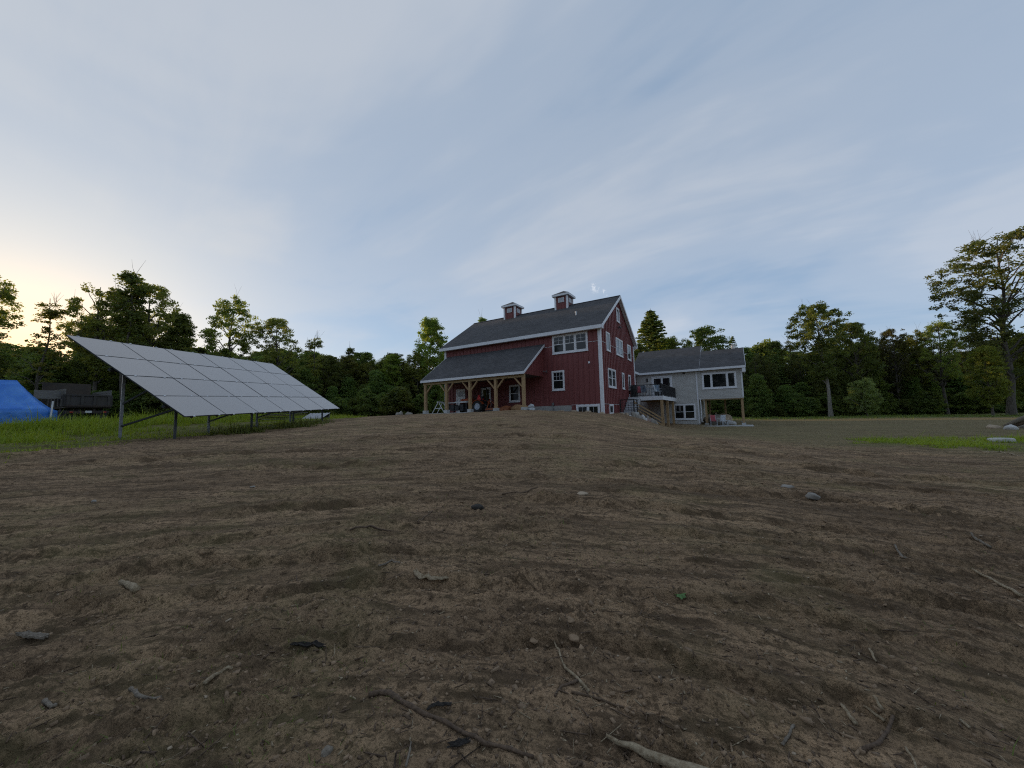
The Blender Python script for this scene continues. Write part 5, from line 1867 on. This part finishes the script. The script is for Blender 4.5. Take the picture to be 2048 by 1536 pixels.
def grass_fields():
    rs = np.random.default_rng(17)
    # left: behind and under the panels
    x = rs.uniform(-52, -13, 60000); y = rs.uniform(-8, 24, 60000)
    g = grass_mask(x, y)
    pat = fbm(x * .8, y * .8, 4, 63) + .5
    keep = (rs.uniform(0, 1, len(x)) < g * sstep(.44, .58, pat) * np.where(x > -26, .6, .85)) & ~((x > -23.2) & (y > 20.5))
    x, y, pat = x[keep], y[keep], pat[keep]
    th = (x + 17) * (-.87) + (y - 4.2) * (-.494)
    under = sstep(9.5, 4.0, th)              # short weeds below the panels, tall grass beyond
    h = (.10 + .22 * (1 - under) * sstep(.42, .66, pat)) * (1 + .9 * sstep(-26, -30, x) * sstep(-40, -33, x))
    tall = under < .55
    grass('tall_grass', 'grass_blade', np.stack([x, y], -1)[tall], h[tall], .3, .014, rs, 'tall bright green grass behind the solar array', blades=6, spread=.16)
    grass('short_grass', 'grass_blade', np.stack([x, y], -1)[~tall], h[~tall], .35, .010, rs, 'short green weeds and grass under the solar array', blades=6, spread=.2, lean=.8)
    # clumps of weeds beside the posts
    pts = []
    for (px, d) in ((455, 15.6), (480, 16.2), (500, 16.8), (600, 19.3), (620, 20.0), (560, 18.6), (640, 21), (585, 19.0)):
        cx, cy, _ = at(px, d)
        k = 30
        pts.append(np.stack([cx + rs.normal(0, .42, k), cy + rs.normal(0, .32, k)], -1))
    grass('weed_clumps', 'weed_blade', np.concatenate(pts), .26, .4, .012, rs, 'dark leafy weeds along the front posts of the array', 'weeds', blades=6, spread=.06, lean=.5)
    # right patch
    x = rs.uniform(1, 17, 30000); y = rs.uniform(17, 28, 30000)
    g = grass_mask(x, y); pat = fbm(x * .6, y * .6, 4, 83) + .5
    keep = (rs.uniform(0, 1, len(x)) < sstep(.06, .4, g) * sstep(.38, .56, pat + fbm(x * 2.5, y * 2.5, 3, 85) * .25) * .9)
    grass('patch_grass', 'grass_blade', np.stack([x, y], -1)[keep], .085, .5, .009, rs, 'patch of short bright grass round the white boulder', blades=5, spread=.1, lean=.8)
    # along the woods
    x = rs.uniform(-6, 62, 26000); y = rs.uniform(46, 66, 26000)
    g = grass_mask(x, y)
    keep = rs.uniform(0, 1, len(x)) < g * .8 * sstep(.35, .6, fbm(x * .5, y * .5, 3, 66) + .5)
    grass('verge_grass', 'weed_blade', np.stack([x, y], -1)[keep], .15, .4, .02, rs, 'rough grass verge along the woods on the right', blades=4, spread=.25, lean=.8)
    # thin tufts in the bare field
    x, y = fan_points(5200, 1.6, 24, rs, .9)
    pat = fbm(x * .5, y * .5, 3, 93) + .5
    keep = (grass_mask(x, y) < .3) & (pat > .58) & ~((x > -23) & (x < -7) & (y > 21)) & ~((x < 2) & (x > -9) & (y > 27))
    grass('sprouts', 'weed_blade', np.stack([x, y], -1)[keep], .022, .5, .0022, rs, 'thin green sprouts coming up through the soil', 'sprouts', blades=5, spread=.035, lean=1.0)


grass_fields()

# ------------------------------------------------------------------ trees
def tubes_np(mb, pts, r0, r1, n=5):
    k = len(pts)
    mb.tube(pts, [r0 + (r1 - r0) * i / (k - 1) for i in range(k)], n, cap=False)


def leaf_mesh(name, centres, normals_bias, size, rs, mat, long=1.0):
    n = len(centres)
    a = rs.normal(size=(n, 3)); nb = np.array([0, 0, normals_bias])
    nrm = rs.normal(size=(n, 3)) + nb; nrm /= np.linalg.norm(nrm, axis=1)[:, None]
    u = np.cross(nrm, a); u /= np.linalg.norm(u, axis=1)[:, None] + 1e-9
    v = np.cross(nrm, u)
    s = size * np.exp(rs.normal(0, .25, n))[:, None]
    fold = rs.uniform(-.25, .25, n)[:, None]
    V = np.zeros((n, 4, 3))
    V[:, 0] = centres - u * s * long; V[:, 1] = centres - v * s * .62 + nrm * s * fold
    V[:, 2] = centres + u * s * long; V[:, 3] = centres + v * s * .62 + nrm * s * fold
    F_ = (np.arange(n) * 4)[:, None] + np.arange(4)[None]
    me = bpy.data.meshes.new(name)
    me.vertices.add(n * 4); me.vertices.foreach_set('co', V.astype(np.float32).ravel())
    me.loops.add(n * 4); me.loops.foreach_set('vertex_index', F_.astype(np.int32).ravel())
    me.polygons.add(n); me.polygons.foreach_set('loop_start', (np.arange(n) * 4).astype(np.int32))
    me.update(calc_edges=True)
    me.materials.append(MATS[mat])
    return me


def broadleaf(name, seed, H, cb, R, clumps=150, leaves=110, limb=16, size=.10, cr=.62, trunk_r=.22, lean=(0, 0), prof='round', mat='leaf_maple', bark='bark', flat=.62, gap=.32, fork=False, dead=0):
    """a tree of height 1*H: trunk, limbs, twigs, and leaf clumps held at the twig ends"""
    rs = np.random.default_rng(seed)
    top = H * .97
    axis = lambda z: np.array([lean[0] * (z / H) ** 1.4 + .12 * math.sin(z * .7 + seed), lean[1] * (z / H) ** 1.4 + .12 * math.cos(z * .6 + seed * 2), z])

    def prf(t):
        if prof == 'round':
            return max(.12, math.sin(math.pi * min(1, .10 + .86 * t)) ** .62)
        if prof == 'spread':                     # broad high crown
            return max(.18, (.35 + .75 * t) * (1 - max(0, t - .72) / .28 * .72))
        if prof == 'column':
            return max(.1, (.75 + .25 * math.sin(t * 9)) * (1 - t ** 3 * .85))
        return max(.10, (1 - t * t) ** .5 * (.85 + .15 * math.sin(t * 7)))            # 'bush': wide at the foot, round on top
    C = []
    ph = rs.uniform(0, 6.28, 6)
    tries = 0
    while len(C) < clumps and tries < clumps * 30:
        tries += 1
        t = rs.uniform(0, 1) ** .9
        a = rs.uniform(0, 2 * math.pi)
        lob = .78 + .22 * math.sin(3 * a + ph[0] + 4 * t) + .14 * math.sin(5 * a + ph[1] - 7 * t)
        rad = R * prf(t) * lob * rs.uniform(.12, 1) ** .42
        z = cb + (top - cb) * t
        # leave holes so that sky shows between the boughs
        hole = math.sin(a * 2 + ph[2] + t * 7) * math.sin(t * 8 + ph[3] + a) + .5 * math.sin(rad * 3.1 + ph[4])
        if hole > 1 - gap * 2.2:
            continue
        c = axis(z); C.append((c[0] + rad * math.cos(a), c[1] + rad * math.sin(a), z + rs.normal(0, .2)))
    C = np.array(C)
    # limbs reach to spread-out clumps
    idx = [int(rs.integers(len(C)))]
    dmin = np.linalg.norm(C - C[idx[0]], axis=1)
    for _ in range(limb - 1):
        k = int(np.argmax(dmin * rs.uniform(.7, 1, len(C)))); idx.append(k)
        dmin = np.minimum(dmin, np.linalg.norm(C - C[k], axis=1))
    mb = MB()
    zs = np.linspace(0, top, 12)
    tp = [axis(z) for z in zs]
    rr = [trunk_r * (1 - .93 * (z / top) ** .85) + .012 for z in zs]
    rr[0] *= 1.35
    mb.tube([(p[0], p[1], p[2] - (.3 if i == 0 else 0)) for i, p in enumerate(tp)], rr, 9, cap=False)
    nodes = []
    for k in idx:
        e = C[k]; c = axis(e[2])
        hd = math.hypot(e[0] - c[0], e[1] - c[1])
        za = np.clip(e[2] - hd * rs.uniform(.55, 1.1), cb * .8, top * .95)
        s0 = axis(za)
        r0 = max(.018, trunk_r * .42 * (1 - za / top) ** .7 + .02)
        pts = []
        for j in range(6):
            f = j / 5
            p = s0 * (1 - f) + e * f
            p = p + np.array([0, 0, .16 * hd * math.sin(math.pi * f)]) + rs.normal(0, .05, 3) * (0 < j < 5) * (.5 + hd * .3)
            pts.append(p); nodes.append(p)
        tubes_np(mb, pts, r0, .014, 5)
    nodes = np.array(nodes)
    for c in C:
        d = np.linalg.norm(nodes - c, axis=1)
        s0 = nodes[int(np.argmin(d))]
        if d.min() > .15:
            mid = (s0 + c) / 2 + np.array([0, 0, .05]) + rs.normal(0, .06, 3)
            tubes_np(mb, [s0, mid, c], .018, .007, 4)
    for _ in range(dead):                          # bare twigs above the crown
        k = int(rs.integers(len(C))); e = C[k] if C[k][2] > top * .8 else C[int(np.argmax(C[:, 2]))]
        d = np.array([rs.normal(0, .35), rs.normal(0, .35), rs.uniform(.8, 1.6)])
        tubes_np(mb, [e, e + d * .5 + rs.normal(0, .07, 3), e + d], .012, .004, 4)
    tm = mb.mesh(name + '_trunk', bark, (0, 0, 0), True)
    # leaves
    m = len(C) * leaves
    cc = np.repeat(C, leaves, 0)
    rad = cr * np.exp(rs.normal(0, .22, len(C)))
    q = rs.normal(size=(m, 3)); q /= np.linalg.norm(q, axis=1)[:, None]
    q *= (rs.uniform(0, 1, m) ** .55)[:, None] * np.repeat(rad, leaves)[:, None]
    q[:, 2] *= flat
    q[:, 2] += -.10 * (q[:, 0] ** 2 + q[:, 1] ** 2)      # clumps droop at the rim
    lm = leaf_mesh(name + '_crown', cc + q, .6, size, rs, mat)
    return tm, lm


def conifer(name, seed, H, R, mat='needle', bark='bark', trunk_r=.2, base=.06, gap=.0):
    rs = np.random.default_rng(seed)
    mb = MB()
    mb.tube([(0, 0, -.3), (0, 0, H * .5), (0, 0, H)], [trunk_r * 1.2, trunk_r * .6, .015], 8, cap=False)
    cs = []
    z = H * base
    while z < H * .985:
        t = (z / H - base) / (1 - base)
        L = R * (1 - t) ** .82 * rs.uniform(.75, 1.12) + .12
        nb = int(rs.integers(5, 8))
        a0 = rs.uniform(0, 6.28)
        for k in range(nb):
            if rs.uniform() < gap:
                continue
            a = a0 + 2 * math.pi * k / nb + rs.normal(0, .15)
            l = L * rs.uniform(.7, 1.1)
            d = np.array([math.cos(a), math.sin(a), 0])
            up = .35 * t - .12
            P = [np.array([0, 0, z]) + d * l * f + np.array([0, 0, l * (up * f - .22 * f * f + .12 * f ** 3)]) for f in (0, .35, .7, 1.0)]
            tubes_np(mb, P, .022 * (1 - t) + .008, .004, 4)
            m = int(26 + 70 * l)
            f = rs.uniform(.12, 1.05, m)
            side = rs.normal(0, 1, m) * .17 * l * (1.1 - f) + rs.normal(0, .03, m)
            pos = np.array([0, 0, z])[None] + d[None] * (l * f)[:, None] + np.stack([-d[1] * side, d[0] * side, l * (up * f - .22 * f * f + .12 * f ** 3) - np.abs(side) * .3 + rs.normal(0, .03, m)], -1)
            cs.append(pos)
        z += (.30 + .22 * (1 - t)) * (H / 14)
    tm = mb.mesh(name + '_trunk', bark, (0, 0, 0), True)
    lm = leaf_mesh(name + '_crown', np.concatenate(cs), .9, .105, rs, mat, 1.15)
    return tm, lm


PROTO = {}
PROTO['maple_a'] = broadleaf('maple_a', 3, 14, 5.0, 4.2, 270, 58, 26, .088, .46, .24, (.3, .2), 'round', 'leaf_maple', gap=.36)
PROTO['maple_b'] = broadleaf('maple_b', 8, 14, 4.2, 3.5, 225, 58, 24, .088, .45, .22, (-.4, .1), 'spread', 'leaf_maple', gap=.42, dead=4)
PROTO['maple_c'] = broadleaf('maple_c', 21, 14, 4.6, 3.0, 240, 60, 20, .085, .46, .18, (.2, -.2), 'column', 'leaf_dark', gap=.22)
PROTO['maple_d'] = broadleaf('maple_d', 34, 14, 3.2, 3.8, 380, 70, 24, .095, .54, .22, (.1, .3), 'round', 'leaf_dark', gap=.16)
PROTO['yellow'] = broadleaf('yellow', 45, 14, 2.6, 3.4, 420, 78, 20, .098, .56, .2, (.1, .1), 'round', 'leaf_yellow', gap=.16)
PROTO['oak'] = broadleaf('oak', 52, 20, 4.6, 6.2, 470, 62, 44, .092, .52, .28, (-.6, .2), 'spread', 'leaf_russet', 'bark', flat=.6, gap=.42, dead=10)
PROTO['lean_maple'] = broadleaf('lean_maple', 61, 16, 5.4, 4.6, 360, 70, 28, .095, .52, .24, (-.9, .1), 'spread', 'leaf_dark', 'bark_pale', gap=.28, dead=3)
PROTO['slim'] = broadleaf('slim', 70, 14, 4.5, 1.6, 120, 50, 16, .08, .38, .12, (.2, 0), 'column', 'leaf_dark', gap=.34, dead=6)
PROTO['sparse'] = broadleaf('sparse', 77, 14, 4.5, 1.9, 60, 50, 16, .085, .42, .12, (.4, 0), 'column', 'leaf_maple', gap=.36, dead=16)
PROTO['under'] = broadleaf('under', 83, 8, .5, 2.6, 210, 120, 14, .115, .72, .10, (0, 0), 'bush', 'leaf_dark', gap=.06)
PROTO['under_b'] = broadleaf('under_b', 88, 8, .4, 2.3, 180, 125, 14, .115, .72, .10, (.2, .1), 'round', 'leaf_dark', gap=.06)
PROTO['shrub'] = broadleaf('shrub', 93, 3, .15, 1.3, 110, 120, 10, .07, .38, .05, (0, 0), 'round', 'leaf_dark', gap=.05)
PROTO['willow'] = broadleaf('willow', 97, 5, .7, 1.8, 230, 110, 18, .05, .32, .07, (0, 0), 'round', 'leaf_willow', gap=.2, flat=.8)
PROTO['spruce'] = conifer('spruce', 101, 14, 3.0)
PROTO['pine'] = conifer('pine', 104, 14, 2.4, gap=.25, base=.25)
HGT = dict(maple_a=14, maple_b=14, maple_c=14, maple_d=14, yellow=14, oak=20, lean_maple=16, slim=14, sparse=14, under=8, under_b=8, shrub=3, willow=5, spruce=14, pine=14)
HZ = lambda px: 854.6 - px * (854.6 - 808.0) / 2048.0


def tree(kind, x, y, h, rz, label, cat='tree', group=None, name='tree', wide=1.0, mat=None):
    t = thing(name, label, cat, (x, y, sz(x, y) - .05), rz, group)
    s = h / HGT[kind]
    t.scale = (s * wide, s * wide, s)
    tm, lm = PROTO[kind]
    a = bpy.data.objects.new('trunk', tm); COL.objects.link(a); a.parent = t
    b = bpy.data.objects.new('crown', lm); COL.objects.link(b); b.parent = t
    return t


def tree_px(kind, px, top, d, rz, label, wide=1.0, **kw):
    """a tree whose stem stands at an image column and whose top reaches an image row"""
    x, y, _ = at(px, d)
    h = (HZ(px) - top) / FPX * d + 1.5 - sz(x, y)
    return tree(kind, x, y, h, rz, label, wide=wide, **kw)


# --- the trees one can tell apart
G_L = 'tall trees behind the solar array'
tree_px('maple_b', -70, 520, 25, 1.0, 'leafy tree at the left edge whose branch tips reach into the picture', group=G_L)
tree_px('sparse', 72, 580, 31, 2.0, 'thin ragged tree with a bare spike above the blue tent', group=G_L, wide=1.25)
tree_px('maple_b', 186, 556, 33, .4, 'spreading maple right of the thin ragged tree', group=G_L, wide=.95)
tree_px('slim', 240, 530, 33, 1.1, 'tall slender tree standing highest above the array', group=G_L, wide=1.4)
tree_px('maple_a', 292, 558, 35, 3.0, 'rounded maple just right of the tall slender tree', group=G_L, wide=.9)
tree_px('maple_c', 350, 618, 36, .2, 'narrower tree at the right shoulder of the big clump', group=G_L, wide=1.25)
tree_px('maple_b', 452, 582, 40, 5.1, 'lone open maple with flat crown above the middle of the array', group=G_L, wide=1.0)
tree_px('maple_a', 552, 630, 42, 2.6, 'rounded maple above the right end of the array', group=G_L, wide=.95)
tree_px('sparse', 622, 662, 45, .5, 'nearly bare thin tree right of the array', group=G_L, wide=1.3)
tree_px('maple_d', 655, 706, 48, 1.5, 'low leafy tree right of the nearly bare one', group=G_L)
tree_px('slim', 697, 690, 50, 2.5, 'slim upright tree midway between array and barn', group=G_L, wide=1.3)
tree_px('maple_c', 735, 700, 52, 4.0, 'tree with open top right of the slim upright one', group=G_L, wide=1.2)
tree_px('yellow', 785, 708, 50, .7, 'bushy tree left of the barn with leaves coloured as if sunlit', group=G_L, wide=1.15)
tree_px('yellow', 862, 632, 52, 2.2, 'tall golden-lit tree just left of the barn roof', group=G_L, wide=.85)
tree_px('maple_d', 905, 690, 56, 3.2, 'dark tree half hidden behind the left end of the barn', group=G_L)
tree_px('slim', 968, 626, 60, 3.2, 'twiggy tree top poking over the barn ridge', wide=1.0)
G_H = 'trees behind the grey wing'
tree_px('spruce', 1312, 612, 62, .3, 'pointed spruce rising behind the grey wing', group=G_H, wide=1.75)
tree_px('yellow', 1345, 672, 60, 1.3, 'yellow-green tree at the foot of the spruce', group=G_H, wide=1.1)
tree_px('maple_d', 1282, 680, 58, 2.3, 'dark green tree between the barn gable and the spruce', group=G_H)
tree_px('maple_d', 1415, 648, 60, 4.2, 'round dark maple behind the wing ridge', group=G_H, wide=1.05)
tree_px('pine', 1475, 668, 64, 1.2, 'thin conifer spire right of the chimney', group=G_H, wide=.9)
tree_px('maple_c', 1500, 690, 60, 5.2, 'dark tree at the right end of the sunroom roof', group=G_H)
G_R = 'trees at the edge of the woods on the right'
tree_px('lean_maple', 1662, 598, 48, 0.2, 'leaning pale-trunked maple standing out from the woods', group=G_R, wide=1.0)
tree_px('maple_d', 1722, 635, 51, 1.0, 'dark maple just right of the leaning one', group=G_R, wide=.9)
tree_px('oak', 1800, 652, 52, 2.0, 'russet-tinged tree in the middle of the right woods', group=G_R, wide=.85)
tree_px('maple_b', 1845, 655, 53, 3.6, 'open-topped tree left of the high round one', group=G_R)
tree_px('maple_a', 1892, 638, 50, 4.5, 'high round tree left of the tall russet tree', group=G_R, wide=.9)
tree_px('oak', 2025, 455, 40, 2.8, 'very tall russet tree with wide open crown at the right edge', group=G_R, wide=1.12)
tree_px('yellow', 1985, 690, 38, 2.0, 'low yellow-green maple under the tall russet tree', group=G_R, wide=1.0)
tree_px('yellow', 2075, 660, 42, 4.0, 'yellow-green tree cut by the right picture edge', group=G_R, wide=1.0)
tree_px('willow', 1735, 758, 44, .6, 'small rounded grey-green willow alone before the woods', name='willow_tree', wide=1.05)
tree_px('pine', 1560, 692, 56, .6, 'thin dark conifer right of the sunroom', group=G_R, wide=1.1)
tree_px('sparse', 1590, 668, 58, 1.6, 'thin half-bare tree left of the leaning maple', group=G_R, wide=1.1)

# --- the body of the woods: many alike trees, rank on rank
rw = np.random.default_rng(5)


def woods(px0, px1, n, d0, d1, top0, top1, kinds, label, group, wide=(0.9, 1.25)):
    for i in range(n):
        px = px0 + (px1 - px0) * (i + rw.uniform(.1, .9)) / n
        d = rw.uniform(d0, d1)
        if (-5 < px < 55 or 92 < px < 125) and top0 > 660 and i % 2:      # thin places where the evening light comes through
            continue
        k = kinds[int(rw.integers(len(kinds)))]
        tree_px(k, px, rw.uniform(top0, top1), d, rw.uniform(0, 6.28), label, wide=rw.uniform(*wide), group=group)


LW = 'leafy tree of the dense woods behind tent, truck and panels'
RW = 'dark leafy tree of the dense woods along the right'
MWo = 'dark leafy tree of the woods between array and barn'
woods(130, 400, 8, 36, 44, 640, 700, ['maple_d', 'maple_c', 'under'], LW, LW)
woods(-200, 130, 8, 36, 44, 668, 715, ['maple_d', 'under', 'maple_c'], LW, LW)
woods(-200, 420, 22, 34, 40, 690, 760, ['under', 'under_b'], LW, LW)
woods(-220, 420, 20, 46, 58, 690, 730, ['maple_d', 'under', 'maple_c'], LW, LW)
woods(130, 400, 4, 40, 46, 610, 660, ['maple_a', 'maple_b'], LW, LW)
woods(380, 640, 12, 42, 48, 700, 745, ['under', 'under_b', 'maple_d'], LW, LW)
woods(300, 640, 14, 66, 74, 696, 706, ['maple_d', 'maple_a', 'under'], LW, LW)  # back row added to keep the low sun off the roofs
woods(380, 660, 12, 50, 60, 715, 750, ['under', 'maple_d'], LW, LW)
woods(590, 850, 10, 50, 56, 698, 722, ['maple_a', 'maple_d', 'maple_b'], MWo, MWo)
woods(600, 900, 16, 46, 53, 735, 775, ['under', 'under_b'], MWo, MWo)
woods(600, 930, 16, 55, 66, 715, 745, ['under', 'maple_d', 'maple_a'], MWo, MWo)
woods(1240, 1520, 12, 60, 72, 690, 730, ['under', 'maple_d', 'maple_c'], 'dark leafy tree of the woods behind the grey wing', 'woods behind the grey wing')
woods(1260, 1520, 12, 56, 62, 745, 790, ['under', 'under_b'], 'dark leafy tree of the woods behind the grey wing', 'woods behind the grey wing')
woods(1500, 2150, 24, 54, 60, 668, 712, ['maple_d', 'maple_c', 'under', 'oak'], RW, RW)
woods(1500, 2180, 30, 51, 56, 735, 785, ['under', 'under_b', 'under'], RW, RW)
woods(1480, 2200, 26, 62, 76, 680, 725, ['maple_d', 'under', 'maple_c'], RW, RW)
# shrubs at the foot of the woods
for (a, b, n, d0, d1, lab) in ((1500, 2120, 34, 49.5, 53, 'low dark shrub at the foot of the right-hand woods'), (-150, 420, 26, 32.5, 36, 'low dark shrub at the foot of the woods behind the truck'), (420, 860, 26, 40, 47, 'low dark shrub at the foot of the woods left of the barn'),
                            (1270, 1510, 12, 52, 57, 'low dark shrub at the foot of the woods behind the wing')):
    for i in range(n):
        px = a + (b - a) * (i + rw.uniform(.1, .9)) / n
        x, y, _ = at(px, rw.uniform(d0, d1))
        tree('shrub', x, y, rw.uniform(1.6, 3.2), rw.uniform(0, 6.28), lab, 'shrub', lab, 'shrub', wide=rw.uniform(1.0, 1.5))

# unseen trees added behind the viewer to darken what the windows reflect
BW = 'unseen tree added behind the viewer for the window reflections'
for i in range(36):
    a = math.radians(195 + 155 * (i + rw.uniform(.1, .9)) / 36)
    r = rw.uniform(46, 60)
    tree(['maple_d', 'maple_a', 'under', 'maple_c'][i % 4], r * math.cos(a), r * math.sin(a), rw.uniform(13, 19), rw.uniform(0, 6.28), BW, 'tree', BW, wide=rw.uniform(1.0, 1.3))
